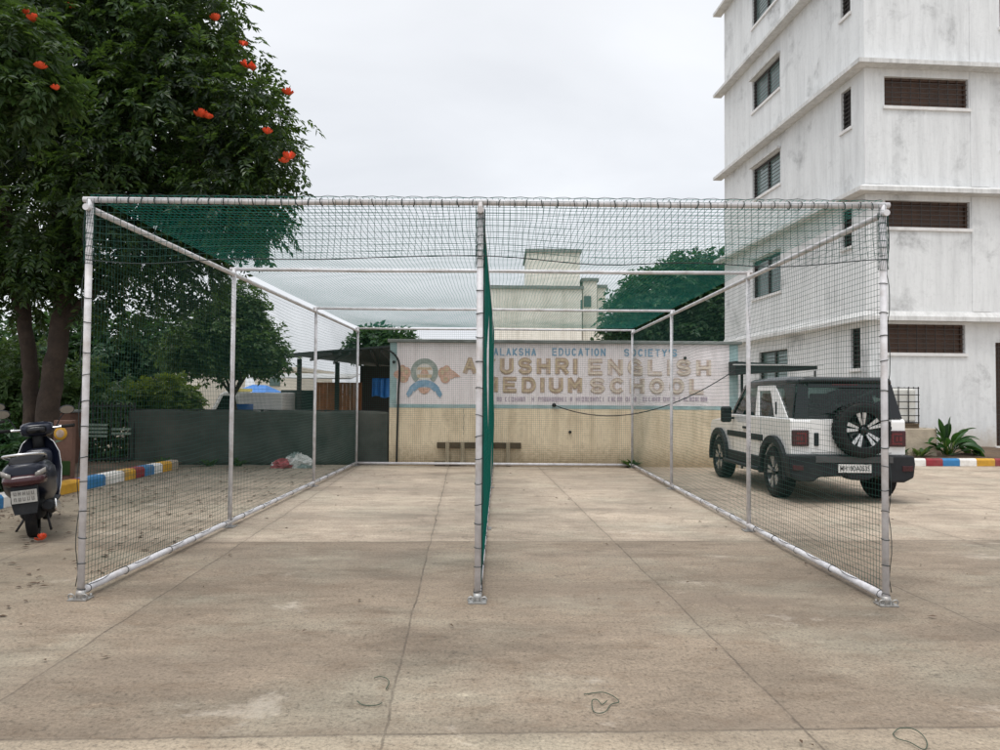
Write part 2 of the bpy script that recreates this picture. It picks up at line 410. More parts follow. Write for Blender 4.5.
M['clothw'] = plain('cloth_white', (.62, .63, .60), .9, .25, 14)
M['clothr'] = plain('cloth_red', (.40, .10, .11), .9, .35, 14)
M['clothg'] = plain('cloth_grey', (.26, .33, .31), .9, .35, 14)
M['tankw'] = plain('tank_plastic', (.62, .62, .58), .5, .12, 4)
M['twine'] = plain('green_twine', (.05, .075, .05), .8, .25, 30)
M['dry'] = plain('dry_leaf', (.085, .050, .028), .8, .5, 3)
M['vanw'] = plain('van_white', (.82, .82, .80), .35, .1, 3)
M['vany'] = plain('van_yellow', (.60, .50, .12), .5, .15, 3)
M['drum'] = plain('drum_blue', (.03, .12, .36), .45, .2, 4)
for k_ in ('strel1',): M[k_] = leaf_mat('bed_plant_leaf', (.012, .042, .012), (.026, .085, .020), (.07, .17, .035), .3, 3)

# ------------------------------------------------------------------ ground
def sheet(name, pts, z, mat, sub=0):
    mb = MB(); mb.add([(x, y, z) for x, y in pts], [list(range(len(pts)))])
    o = mb.build(name, mat, fixn=False); o['kind'] = 'structure'; return o
sheet('ground', [(-300, -60), (300, -60), (300, 500), (-300, 500)], 0, M['ground'])

def bed(name, x0, x1, y0, y1, zf, mat, nx, ny, amp):
    mb = MB(); vs = []
    for j in range(ny + 1):
        for i in range(nx + 1):
            x = x0 + (x1 - x0) * i / nx; y = y0 + (y1 - y0) * j / ny
            vs.append((x, y, zf(x, y) + amp * mnoise.noise(Vector((x * 1.7, y * 1.7, 3)))))
    mb.add(vs, [(j * (nx + 1) + i, j * (nx + 1) + i + 1, (j + 1) * (nx + 1) + i + 1, (j + 1) * (nx + 1) + i) for j in range(ny) for i in range(nx)], True)
    o = mb.build(name, mat); o['kind'] = 'structure'; return o
bed('planting_bed', -16, -6.95, 4, 15.9, lambda x, y: .08, M['soil'], 60, 70, .06)
bed('garden_soil', 7.2, 20, 17.35, 19.7, lambda x, y: .17 + .13 * min(1, (y - 17.3 - .07 * (x - 9)) / 1.3), M['soil'], 90, 24, .05)

# ------------------------------------------------------------------ practice cage
XL, XM, XR = -3.20, -.16, 2.97
YR = [5.58, 8.63, 12.50, 16.20]; HT = 3.085
cage = thing('cricket_cage', 'white pipe cricket practice cage with green netting and two lanes', 'practice cage')
PR = .0255
def lacing(pts_fn, L, step, r, seed, th=.0032):
    rr = random.Random(seed); mb = MB(); s = .08
    while s < L - .05:
        c, ax, side = pts_fn(s)
        tilt = Vector((rr.uniform(-.25, .25), rr.uniform(-.25, .25), rr.uniform(-.25, .25)))
        mb.ring(c, Vector(ax) + tilt, r + .004, th * rr.uniform(.7, 1.15), 10, 4)
        s += step * rr.uniform(.75, 1.25)
    return mb
for ix, x in enumerate((XL, XM, XR)):
    for iy, y in enumerate(YR):
        mb = MB(); mb.tube([(x, y, .0), (x, y, HT * .5), (x, y, HT)], PR, 14)
        po = mb.build('post', M['pipe'], cage)
        if iy == 0:
            lc = lacing(lambda s, x=x, y=y: ((x, y, s), (0, 0, 1), None), 2.55, .19, PR, ix)
            # running cord up the post
            pts = [(x + (.036 if ix else -.036) * math.cos(.6 * math.sin(i * 1.3)), y - .012 + .02 * math.sin(i * 1.3), .1 + i * .098) for i in range(31)]
            lc.tube(pts, .0035, 4)
            lc.build('lacing_cord', M['cord'], po)
            wr = lacing(lambda s, x=x, y=y: ((x, y, 2.5 + s), (0, 0, 1), None), .55, .06, PR - .002, ix + 40, .0018)
            for q in range(14):
                an = q * .45; wr.tube([(x + .037 * math.cos(an + .2 * i), y + .037 * math.sin(an + .2 * i), 2.58 + i * .05) for i in range(10)], .0016, 3)
            wr.build('wrapped_net', M['thread'], po)
            bp = MB(); bp.box(x - .07, x + .07, y - .06, y + .06, .003, .012)
            for sx in (-1, 1):
                bp.ring((x + sx * .05, y - .04, .03), (0, 1, .25), .022, .006, 14, 6)
                bp.tube([(x + sx * .055, y + .04, .01), (x + sx * .055, y + .04, .035)], .009, 6)
            bp.tube([(x, y, .012), (x, y, .07)], PR + .008, 14)
            bp.build('base_plate', M['steel'], po)
        else:
            bp = MB(); bp.box(x - .07, x + .07, y - .07, y + .07, .003, .012)
            bp.build('base_plate', M['steel'], po)
for iy, y in enumerate(YR):
    z = HT + (.0 if iy == 0 else -.005)
    mb = MB(); mb.tube([(XL - .05, y, z), (XL / 2, y, z - .008), (XM, y, z), (XR / 2, y, z - .008), (XR + .05, y, z)], PR * (.9 if iy == 0 else .85), 14)
    cb = mb.build('cross_beam', M['pipe'], cage)
    if iy == 0:
        lc = lacing(lambda s: ((XL + s, YR[0], HT - .006), (1, 0, 0), None), 6.15, .11, PR, 91)
        lc.tube([(XL + .05 * i, YR[0] - .02, HT + .036 + .006 * math.sin(i * 1.9)) for i in range(124)], .0022, 3)
        lc.build('lacing_cord', M['cord'], cb)
for x in (XL, XM, XR):
    mb = MB(); mb.tube([(x, YR[0] - .06, HT - .07)] + [(x, y, HT - .07) for y in YR[1:3]] + [(x, YR[3] + .05, HT - .07)], PR, 14)
    mb.build('top_rail', M['pipe'], cage)
    mb = MB(); mb.tube([(x, YR[0] + .02, .065)] + [(x, y, .065) for y in YR[1:]], PR + .003, 14)
    br = mb.build('bottom_rail', M['pipe'], cage)
    lc = lacing(lambda s, x=x: ((x, YR[0] + s, .066), (0, 1, 0), None), 10.4, .7, PR + .004, int(x * 10) + 60)
    lc.tube([(x + .028 * math.sin(i * .9), YR[0] + .05 + i * .1, .092) for i in range(105)], .003, 4)
    lc.build('lacing_cord', M['cord'], br)
mb = MB(); mb.tube([(XL, YR[3] + .0, .06), (XR, YR[3], .06)], PR + .003, 14); mb.build('bottom_rail', M['pipe'], cage)

def net(name, A, B, C, cell, rad, mat, disp, parent, seg=.22, nsides=3, cellv=None):
    """panel A->B (u) and A->C (v); disp(pu,pv,u,v)->offset vectors (arrays)"""
    A, B, C = (np.array(q, float) for q in (A, B, C))
    Lu, Lv = np.linalg.norm(B - A), np.linalg.norm(C - A)
    nu, nv = int(round(Lu / cell)), int(round(Lv / (cellv or cell)))
    Vs, Qs, off = [], [], 0
    def lines(S, T, cnt, segs, swap):
        nonlocal off
        s = np.linspace(0, 1, cnt + 1)[:, None] * np.ones((1, segs + 1)); t = np.ones((cnt + 1, 1)) * np.linspace(0, 1, segs + 1)[None]
        u, v = (s, t) if not swap else (t, s)
        p = A + u[..., None] * (B - A) + v[..., None] * (C - A) + disp(u, v)
        tg = np.gradient(p, axis=1); tg /= np.linalg.norm(tg, axis=2, keepdims=True)
        nrm = np.cross(B - A, C - A); nrm /= np.linalg.norm(nrm)
        sd = np.cross(tg, nrm); sd /= np.linalg.norm(sd, axis=2, keepdims=True); up = np.cross(sd, tg)
        ringv = []
        for k in range(nsides):
            a = 2 * math.pi * k / nsides
            ringv.append(p + (sd * math.cos(a) + up * math.sin(a)) * rad)
        W = np.stack(ringv, 2)                       # lines, pts, sides, 3
        n1, n2 = W.shape[:2]
        idx = np.arange(n1 * n2 * nsides).reshape(n1, n2, nsides) + off
        a = idx[:, :-1]; b = idx[:, 1:]
        q = np.stack([a, np.roll(a, -1, 2), np.roll(b, -1, 2), b], -1).reshape(-1, 4)
        Vs.append(W.reshape(-1, 3)); Qs.append(q); off += n1 * n2 * nsides
    lines(None, None, nu, max(2, int(Lv / seg)), False)
    lines(None, None, nv, max(2, int(Lu / seg)), True)
    return np_mesh(name, np.concatenate(Vs), np.concatenate(Qs), mat, parent, True)

def wav(seed, amp, fu, fv, axis):
    rr = random.Random(seed); ph = [rr.uniform(0, 6) for _ in range(8)]
    ax = np.array(axis, float)
    def d(u, v):
        e = np.clip(np.minimum(np.minimum(u, 1 - u), np.minimum(v, 1 - v)) * 14, 0, 1)
        w = np.sin(u * fu + ph[0] + 2 * np.sin(v * 3 + ph[1])) * .5 + np.sin(v * fv + ph[2] + 1.5 * np.sin(u * fu * .4 + ph[3])) * .35 + np.sin(u * fu * 2.3 + v * fv * 1.7 + ph[4]) * .2
        return (w * e * amp)[..., None] * ax
    return d
def addf(*fs): return lambda u, v: sum(f(u, v) for f in fs)
NR = .00172
y0, y1 = YR[0], YR[3]
for i, x in enumerate((XL, XR)):
    net('side_net', (x, y0, .08), (x, y1, .08), (x, y0, HT - .09), .046, NR, M['thread'],
        addf(wav(3 + i, .028, 17, 8, (1, 0, 0)), wav(13 + i, .016, 43, 13, (0, 1, 0)), wav(23 + i, .016, 31, 12, (0, 0, 1))), cage)
net('divider_net', (XM + .02, y0, .09), (XM + .02, y1, .09), (XM + .02, y0, HT - .09), .046, NR * 1.0, M['threadroof'],
    addf(wav(5, .022, 26, 8, (1, 0, 0)), wav(15, .01, 40, 12, (0, 1, 0))), cage)
net('back_net', (XL, y1 + .03, .08), (XR, y1 + .03, .08), (XL, y1 + .03, HT - .03), .046, NR, M['thread'],
    addf(wav(6, .02, 18, 9, (0, 1, 0)), wav(16, .01, 30, 12, (1, 0, 0)), wav(26, .01, 30, 14, (0, 0, 1))), cage)
def roofsag(u, v):
    y = y0 + (y1 - y0) * v; x = XL + (XR - XL) * u
    s = np.zeros_like(y)
    for a, b in zip(YR[:-1], YR[1:]):
        t = np.clip((y - a) / (b - a), 0, 1); s = np.where((y >= a) & (y <= b), 4 * t * (1 - t), s)
    ux = np.where(x < XM, (x - XL) / (XM - XL), (x - XM) / (XR - XM)); sx = 4 * ux * (1 - ux)
    d = -(.03 * s * (.4 + .6 * sx)) + .006
    return np.stack([np.zeros_like(d), np.zeros_like(d), d], -1)
net('roof_net', (XL, y0, HT + .03), (XR, y0, HT + .03), (XL, y1, HT + .03), .046, NR * 1.2, M['threadroof'],
    addf(roofsag, wav(7, .007, 30, 30, (0, 0, 1)), wav(17, .016, 34, 40, (1, 0, 0)), wav(27, .016, 30, 40, (0, 1, 0))), cage, cellv=.085)
vz = HT - .46
def vdrop(u, v):
    w = .028 * np.sin(u * 9.5 + .6) + .014 * np.sin(u * 23)
    d = np.stack([.012 * np.sin(u * 60 + v * 5) * v, -.02 + .03 * np.sin(u * 31) * v, -w * v], -1); return d
va = net('front_valance', (XL, y0 - .02, HT), (XR, y0 - .02, HT), (XL, y0 - .02, vz), .052, NR * 1.15, M['thread'], vdrop, cage, seg=.08)
mb = MB(); us = np.linspace(0, 1, 90)
mb.tube([(XL + (XR - XL) * u, y0 - .04 + .03 * math.sin(u * 31), vz - .028 * math.sin(u * 9.5 + .6) - .014 * math.sin(u * 23)) for u in us], .0042, 5)
mb.build('hem_rope', M['cord'], va)

# ------------------------------------------------------------------ boundary wall with painted sign
WY = 16.36
wall = thing('boundary_wall', 'cream and white boundary wall with painted school lettering behind the cage', 'wall', (0, 0, 0))
wx0, wx1, wz = -2.50, 5.40, 2.78
mb = MB(); mb.box(wx0, wx1, WY, WY + .25, -.05, 1.30); mb.build('lower_wall', M['cream'], wall)
mb = MB(); mb.box(wx0, wx1, WY + .003, WY + .247, 1.302, wz); mb.build('sign_panel', M['pink'], wall)
mb = MB(); mb.box(wx0 - .05, wx1 + .08, WY - .06, WY + .31, wz + .002, wz + .075); mb.build('coping', M['coping'], wall, .012)
mb = MB(); mb.box(wx0 + .002, wx1 - .002, WY - .004, WY + .002, 1.30, 1.385)
mb.box(wx0 + .002, wx0 + .16, WY - .004, WY + .002, 1.389, wz - .003); mb.box(wx1 - .20, wx1 - .002, WY - .004, WY + .002, 1.389, wz - .003)
mb.build('border_stripe', M['turq'], wall)
def text_mesh(body, x0, x1, z0, z1, y, mat, parent, name='lettering', bold=0., thick=.002, space=1.0):
    cu = bpy.data.curves.new('t', 'FONT'); cu.body = body; cu.offset = bold; cu.extrude = 0; cu.space_character = space
    ob = bpy.data.objects.new('t', cu); COL.objects.link(ob)
    dg = bpy.context.evaluated_depsgraph_get(); dg.update()
    me = bpy.data.meshes.new_from_object(ob.evaluated_get(dg))
    bpy.data.objects.remove(ob); bpy.data.curves.remove(cu)
    n = len(me.vertices); co = np.empty(n * 3); me.vertices.foreach_get('co', co); co = co.reshape(-1, 3)
    mn, mx = co.min(0), co.max(0)
    X = x0 + (co[:, 0] - mn[0]) / (mx[0] - mn[0]) * (x1 - x0); Z = z0 + (co[:, 1] - mn[1]) / (mx[1] - mn[1]) * (z1 - z0)
    out = np.stack([X, np.full(n, y), Z], 1); me.vertices.foreach_set('co', out.ravel()); me.update()
    me.materials.clear(); me.materials.append(mat)
    o = bpy.data.objects.new(name, me); COL.objects.link(o); o.parent = parent
    return o
def wpx(px, py): p = P(px, py, WY); return p.x, p.z
def rnd_(cx, cz, rx, rz, a0, a1, n=7): return [(cx + rx * math.cos(R(a0 + (a1 - a0) * i / n)), cz + rz * math.sin(R(a0 + (a1 - a0) * i / n))) for i in range(n + 1)]
STROKES = {'A': [[(0, 0), (.5, 1), (1, 0)], [(.22, .36), (.78, .36)]], 'Y': [[(0, 1), (.5, .5), (1, 1)], [(.5, .5), (.5, 0)]], 'U': [[(0, 1), (0, .3)] + rnd_(.5, .3, .5, .3, 180, 360) + [(1, 1)]],
  'S': [rnd_(.5, .75, .48, .25, 20, 180) + rnd_(.5, .75, .48, .25, 190, 270, 4) + rnd_(.5, .25, .48, .25, 90, -20, 5) + rnd_(.5, .25, .48, .25, -30, -160, 6)], 'H': [[(0, 0), (0, 1)], [(1, 0), (1, 1)], [(0, .5), (1, .5)]],
  'R': [[(0, 0), (0, 1), (.6, 1)] + rnd_(.6, .74, .38, .26, 90, -90) + [(0, .48)], [(.5, .48), (1, 0)]], 'I': [[(.5, 0), (.5, 1)]], 'E': [[(1, 1), (0, 1), (0, 0), (1, 0)], [(0, .5), (.85, .5)]], 'N': [[(0, 0), (0, 1), (1, 0), (1, 1)]],
  'G': [rnd_(.5, .5, .5, .5, 40, 270, 10) + [(1, .0), (1, .45), (.55, .45)]], 'L': [[(0, 1), (0, 0), (1, 0)]], 'M': [[(0, 0), (0, 1), (.5, .35), (1, 1), (1, 0)]], 'D': [[(0, 0), (0, 1), (.5, 1)] + rnd_(.5, .5, .5, .5, 90, -90) + [(0, 0)]],
  'C': [rnd_(.5, .5, .5, .5, 45, 315, 10)], 'O': [rnd_(.5, .5, .5, .5, 0, 360, 14)], 'K': [[(0, 0), (0, 1)], [(1, 1), (.05, .45), (1, 0)]], 'T': [[(0, 1), (1, 1)], [(.5, 1), (.5, 0)]], "'": [[(.5, 1), (.5, .72)]]}
def wword(body, x0, x1, yt, yb, mat, tk, inner=None, tk2=0):
    a, _ = wpx(x0, 370); b, _ = wpx(x1, 370); zt = wpx((x0 + x1) / 2, yt)[1]; zb = wpx((x0 + x1) / 2, yb)[1]
    wd = [.25 if ch in "I'" else 1. for ch in body]; gap = .34; tot = sum(wd) + gap * (len(body) - 1); sc = (b - a) / tot
    def draw(t_, y0, m_):
        mb = MB(); k = 0; x = a
        for ch, w_ in zip(body, wd):
            for pl in STROKES[ch]:
                pts = [(x + t_ / 2 + (w_ * sc - t_) * (px_ if w_ == 1 else .5), zb + tk / 2 + (zt - zb - tk) * pz_) for px_, pz_ in pl]
                for (p, q) in zip(pts[:-1], pts[1:]):
                    d = Vector((q[0] - p[0], q[1] - p[1])); L = d.length
                    if L < 1e-5: continue
                    d /= L; n = Vector((-d.y, d.x)) * t_ / 2; e = d * t_ * .35; k += 1; y = y0 - .00006 * k
                    P0 = Vector(p) - e; P1 = Vector(q) + e
                    mb.add([(P0.x + n.x, y, P0.y + n.y), (P1.x + n.x, y, P1.y + n.y), (P1.x - n.x, y, P1.y - n.y), (P0.x - n.x, y, P0.y - n.y)], [(0, 1, 2, 3)])
            x += (w_ + gap) * sc
        return mb.build('lettering' if m_ is mat else 'letter_fill', m_, wall, fixn=False)
    o = draw(tk, WY - .0035, mat)
    if inner:
        f = draw(tk2, WY - .0105, inner); f.parent = o
TB, TB2 = M['tbrown'], M['tbrown2']
wword('ALAKSHA', 493.5, 536, 348, 355.8, M['tblue'], .032)
wword('EDUCATION', 552, 605.5, 348.2, 356, M['tblue'], .032)
wword("SOCIETY'S", 624, 677, 349, 356.6, M['tblue'], .032)
wword('AYUSHRI', 463, 577, 357.5, 374.6, TB, .105, M['tyellow'], .045)
wword('ENGLISH', 588, 711, 359, 376, TB2, .105, M['tyellow2'], .05)
wword('MEDIUM', 484, 582, 376.8, 393.2, TB, .105, M['tyellow'], .045)
wword('SCHOOL', 590, 704, 378, 394.2, TB2, .105, M['tyellow2'], .05)
mb = MB(); rr = random.Random(4); px = 497
while px < 708:                                       # small faded line, strokes no longer legible
    w = rr.uniform(2.2, 3.6)
    if rr.random() < .84:
        a, zt = wpx(px, 397); b, zb = wpx(px + w * .72, 401.5); t = .016
        k = rr.randrange(4)
        mb.box(a, a + t, WY - .005, WY - .0042, zb, zt)
        if k != 1: mb.box(b - t, b, WY - .005, WY - .0042, zb, zt)
        if k != 2: mb.box(a + t + .001, b - t - .001, WY - .005, WY - .0042, zt - t, zt)
        if k in (0, 1): mb.box(a + t + .001, b - t - .001, WY - .005, WY - .0042, zb, zb + t)
        if k == 2: mb.box(a + t + .001, b - t - .001, WY - .005, WY - .0042, (zb + zt) / 2 - t / 2, (zb + zt) / 2 + t / 2)
    px += w
mb.build('small_lettering', M['tviolet'], wall)
# emblem
ex, ez = wpx(424.5, 372)
def flat(mb, pts, y): mb.add([(ex + x, y, ez + z) for x, z in pts], [list(range(len(pts)))])
def arc(r, a0, a1, n=24): return [(r * math.cos(R(a0 + (a1 - a0) * i / n)), r * math.sin(R(a0 + (a1 - a0) * i / n))) for i in range(n + 1)]
mb = MB()
o_, i_ = arc(.31, -50, 230, 40), arc(.19, -50, 230, 40)
for k in range(40): flat(mb, [o_[k], o_[k + 1], i_[k + 1], i_[k]], WY - .0045)
emb = mb.build('emblem', M['tgrey'], wall, fixn=False)
mb = MB(); flat(mb, arc(.188, 0, 360, 36)[:-1], WY - .0052); mb.build('emblem_field', M['twhite'], emb, fixn=False)
mb = MB(); flat(mb, [(-.17, .045), (.17, .045), (.15, .105), (-.15, .105)], WY - .0062); flat(mb, [(-.16, -.13), (.16, -.13), (.17, -.055), (-.17, -.055)], WY - .0062)
mb.build('emblem_band', M['tyellow'], emb, fixn=False)
mb = MB(); flat(mb, [(-.10, -.05), (.10, -.05), (.07, .035), (0, .06), (-.07, .035)], WY - .0070); mb.build('emblem_figure', M['tpink'], emb, fixn=False)
mb = MB(); o_, i_ = arc(.42, 35, 145, 20), arc(.27, 35, 145, 20)
for k in range(20): flat(mb, [(o_[k][0], o_[k][1] - .60), (o_[k + 1][0], o_[k + 1][1] - .60), (i_[k + 1][0], i_[k + 1][1] - .60), (i_[k][0], i_[k][1] - .60)], WY - .0080)
for s in (-1, 1): flat(mb, [(s * .34, -.37), (s * .24, -.40), (s * .29, -.52), (s * .36, -.58), (s * .41, -.50)], WY - .0087)
mb.build('emblem_ribbon', M['tblue'], emb, fixn=False)
mb = MB(); flat(mb, [(-.16, -.36), (.16, -.36), (.08, -.47), (0, -.50), (-.08, -.47)], WY - .0076); mb.build('emblem_tassel', M['tpink'], emb, fixn=False)
for s in (-1, 1):
    mb = MB()
    for (cx, cz, rx, rz) in ((.40, -.02, .09, .13), (.50, .02, .10, .14), (.47, -.15, .11, .10), (.60, -.06, .10, .09)):
        flat(mb, [(s * (cx + rx * math.cos(2 * math.pi * i / 14)), cz + rz * math.sin(2 * math.pi * i / 14)) for i in range(14)], WY - .0048 - .0006 * len(mb.f))
    if s > 0: flat(mb, [(.62, -.12), (.82, -.10), (.70, .0), (.55, .10)], WY - .0078)
    fl = mb.build('emblem_flower', M['tpink'], emb, fixn=False)
    mb = MB()
    for (cx, cz) in ((.41, .0), (.51, .06), (.48, -.16)):
        flat(mb, [(s * (cx + .045 * math.cos(2 * math.pi * i / 10)), cz + .06 * math.sin(2 * math.pi * i / 10)) for i in range(10)], WY - .0090)
    mb.build('flower_heart', M['tyellow'], emb, fixn=False)
# drain hose at the left end, fixings
pts = [P(388, 350, WY - .05), P(394, 354, WY - .06), P(398.5, 361, WY - .06), P(399.5, 372, WY - .05), P(398.5, 390, WY - .05), P(397.6, 420, WY - .05), P(396.5, 462, WY - .05)]
def smooth_pts(pts, n=6):
    pts = [Vector(p) for p in pts]; out = []
    for i in range(len(pts) - 1):
        a, b, c, d = pts[max(i - 1, 0)], pts[i], pts[i + 1], pts[min(i + 2, len(pts) - 1)]
        for k in range(n):
            t = k / n
            out.append(.5 * ((2 * b) + (c - a) * t + (2 * a - 5 * b + 4 * c - d) * t * t + (3 * b - a - 3 * c + d) * t ** 3))
    out.append(pts[-1]); return out
mb = MB(); mb.tube(smooth_pts(pts), .022, 8); mb.build('drain_hose', M['iron'], wall)
for (px, py) in ((570, 432), (685, 358), (394, 362)):
    p = P(px, py, WY); mb = MB(); mb.lathe([(.0, -.05), (.03, -.05), (.035, -.004), (.0, .0)], (p.x, WY, p.z), 'y', 10); mb.build('wall_hook', M['iron'], wall)
a, b = wpx(463, 408); mb = MB()
cr = [P(464 + rng.uniform(-1, 1), 409 + i * 3.2, WY) for i in range(9)]
for q0, q1 in zip(cr[:-1], cr[1:]): mb.bar((q0.x, WY - .002, q0.z), (q1.x, WY - .002, q1.z), .006, .018, (0, 1, 0))
mb.build('crack_repair', M['coping'], wall)

# cable from wall to canopy
pA, pB = P(554, 405, WY - .02), P(738, 368, 15.95)
pts = []
for i in range(41):
    t = i / 40; p = pA.lerp(pB, t); px_sag = .62 * 4 * t * (1 - t) * (1 - .25 * t); p.z -= px_sag; p.y -= .25 * 4 * t * (1 - t); pts.append(p)
mb = MB(); mb.tube(pts, .012, 6); mb.lathe([(0, -.05), (.045, -.05), (.045, .0)], (pA.x, WY, pA.z), 'y', 12)
tag(mb.build('cable', M['iron']), 'black cable sagging across the cream wall up to the dark canopy', 'cable')

# bench along the wall
bn = thing('low_bench', 'weathered plank bench on pale stumps against the cream wall', 'bench')
b0, b1 = P(437, 444, 16.3), P(521, 447, 16.3)
mb = MB(); mb.box(b0.x, b1.x, 16.262, 16.355, b0.z - .09, b0.z + .04); mb.build('seat', M['wood'], bn, .01)
for px in (447.5, 462.5, 508):
    q = P(px, 445, 16.26); mb = MB(); mb.box(q.x - .045, q.x + .045, 16.245, 16.26, 0, b0.z + .05); mb.build('leg', M['conc2'], bn, .012)
mb = MB(); mb.box(b0.x - .05, P(462, 440, 16.1).x, 16.27, 16.35, .0, .10); mb.build('foot_rail', M['wood'], bn, .01)

# ------------------------------------------------------------------ kerbs
def kerb(name, label, p0, d, segs, w, h, mats):
    o = thing(name, label, 'kerb'); mb = MB(); d = Vector((*d, 0)).normalized(); n = Vector((-d.y, d.x, 0))
    prof = [(-w / 2, 0), (-w / 2, h * .78), (-w / 2 + h * .18, h), (w / 2 - h * .18, h), (w / 2, h * .78), (w / 2, 0)]
    s = 0; p0 = Vector((*p0, 0)); k = 0
    rr = random.Random(3)
    for (mi, L) in segs:
        mb.cm = mi; secs = []
        for q in (s, s + L - .004):
            secs.append([p0 + d * q + n * a + Vector((0, 0, b)) for a, b in prof])
        mb.loft(secs, True, False); s += L
    mb.build('kerb_stones', mats, o, .006); return o
KM = [M['ky'], M['kb'], M['kw'], M['kr'], M['kc']]
segs = [(0, .7), (2, .55), (3, .5), (1, .5), (2, .5), (0, .5), (3, .5), (1, .45), (2, .5), (0, .55), (0, .76), (3, .14), (1, .6), (2, .62), (0, .40), (3, .35), (1, .38), (2, .34), (0, .42), (4, .30)]
Ltot = sum(q[1] for q in segs)
kerb('roadside_kerb', 'low kerb painted in yellow, blue, white and red blocks under the flowering tree', (-6.86, 15.25 - Ltot), (0, 1), segs, .22, .19, KM)
segs2 = [(0, .42), (3, .42), (1, .42), (2, .42), (0, .42), (3, .42), (1, .42), (2, .45), (2, .42), (3, .42), (1, .42), (2, .42), (0, .46), (3, .42), (1, .42), (2, .42), (0, .42), (3, .42), (1, .42)]
d2 = (1, .07); start = 10.06 - sum(q[1] for q in segs2[:9])
kerb('garden_kerb', 'painted kerb of red, blue, white and yellow blocks before the garden bed', (start, 17.14 + .07 * (start - 10)), d2, segs2, .16, .18, KM)

# ------------------------------------------------------------------ white tower building
BANG = math.atan(.07)
bl = thing('school_building', 'tall white weathered building with ledges and grilled windows at right', 'building', (9.5, 18.7, 0), BANG)
# local: right face runs +x at y=0 (facing -y), left face runs +y at x=0 (facing -x)
BH, BW, BD = 18.0, 16.0, 9.65
LEDGE = [3.62, 6.93, 10.26, 13.6, 16.9]
lw = [(4.84, 7.01, 1.55, 3.20), (4.84, 7.01, 5.10, 6.43), (4.84, 7.01, 8.65, 9.77), (4.84, 7.01, 11.83, 12.95), (4.84, 7.01, 14.9, 16.2),
      (.64, 1.13, 2.40, 3.50), (.64, 1.13, 5.70, 6.75), (.64, 1.13, 8.95, 10.05), (.64, 1.13, 12.1, 13.3)]
rw = [(.54, 2.86, 2.80, 3.56), (.54, 2.86, 6.07, 6.78), (.54, 2.86, 9.27, 10.06), (.54, 2.86, 12.6, 13.4),
      (3.76, 5.4, 4.94, 6.72), (3.76, 5.4, 8.2, 9.85), (3.70, 4.9, .35, 3.1), (3.76, 5.4, 11.5, 13.2)]
def holed(mb, fmap, W, z0, z1, holes, depth):
    us = sorted({0, W, *[h[0] for h in holes], *[h[1] for h in holes]}); zs = sorted({z0, z1, *[h[2] for h in holes], *[h[3] for h in holes]})
    for a, b in zip(us[:-1], us[1:]):
        for c, d in zip(zs[:-1], zs[1:]):
            if any(h[0] <= a and b <= h[1] and h[2] <= c and d <= h[3] for h in holes): continue
            mb.add([fmap(a, c, 0), fmap(b, c, 0), fmap(b, d, 0), fmap(a, d, 0)], [(0, 1, 2, 3)])
    for (a, b, c, d) in holes:
        for (p, q) in (((a, c), (b, c)), ((b, c), (b, d)), ((b, d), (a, d)), ((a, d), (a, c))):
            mb.add([fmap(*p, 0), fmap(*q, 0), fmap(*q, depth), fmap(*p, depth)], [(0, 1, 2, 3)])
fl = lambda u, z, d: (d, u, z)
fr = lambda u, z, d: (u, d, z)
REC = .22                                             # ground floor steps back under the first ledge
g_fl = lambda u, z, d: (d + REC, u + REC, z)
g_fr = lambda u, z, d: (u + REC, d + REC, z)
mb = MB()
holed(mb, fl, BD, LEDGE[0], BH, [h for h in lw if h[2] > 3.6], .22)
holed(mb, fr, BW, LEDGE[0], BH, [h for h in rw if h[2] > 3.6], .22)
sh = lambda hs: [(h[0] - REC, h[1] - REC, h[2], h[3]) for h in hs]
holed(mb, g_fl, BD - REC, -.05, LEDGE[0] + .1, sh([h for h in lw if h[2] < 3.6]), .22)
holed(mb, g_fr, BW - REC, -.05, LEDGE[0] + .1, sh([h for h in rw if h[2] < 3.6]), .22)
mb.add([(0, BD, 0), (BW, BD, 0), (BW, BD, BH), (0, BD, BH)], [(0, 1, 2, 3)]); mb.add([(BW, 0, 0), (BW, BD, 0), (BW, BD, BH), (BW, 0, BH)], [(0, 1, 2, 3)])
mb.add([(0, 0, BH), (BW, 0, BH), (BW, BD, BH), (0, BD, BH)], [(0, 1, 2, 3)])
mb.add([(0, 0, LEDGE[0]), (BW, 0, LEDGE[0]), (BW, REC, LEDGE[0]), (REC, REC, LEDGE[0]), (REC, BD, LEDGE[0]), (0, BD, LEDGE[0])], [(0, 1, 2, 3, 4, 5)])
mb.build('wall', M['bwall'], bl, fixn=False)
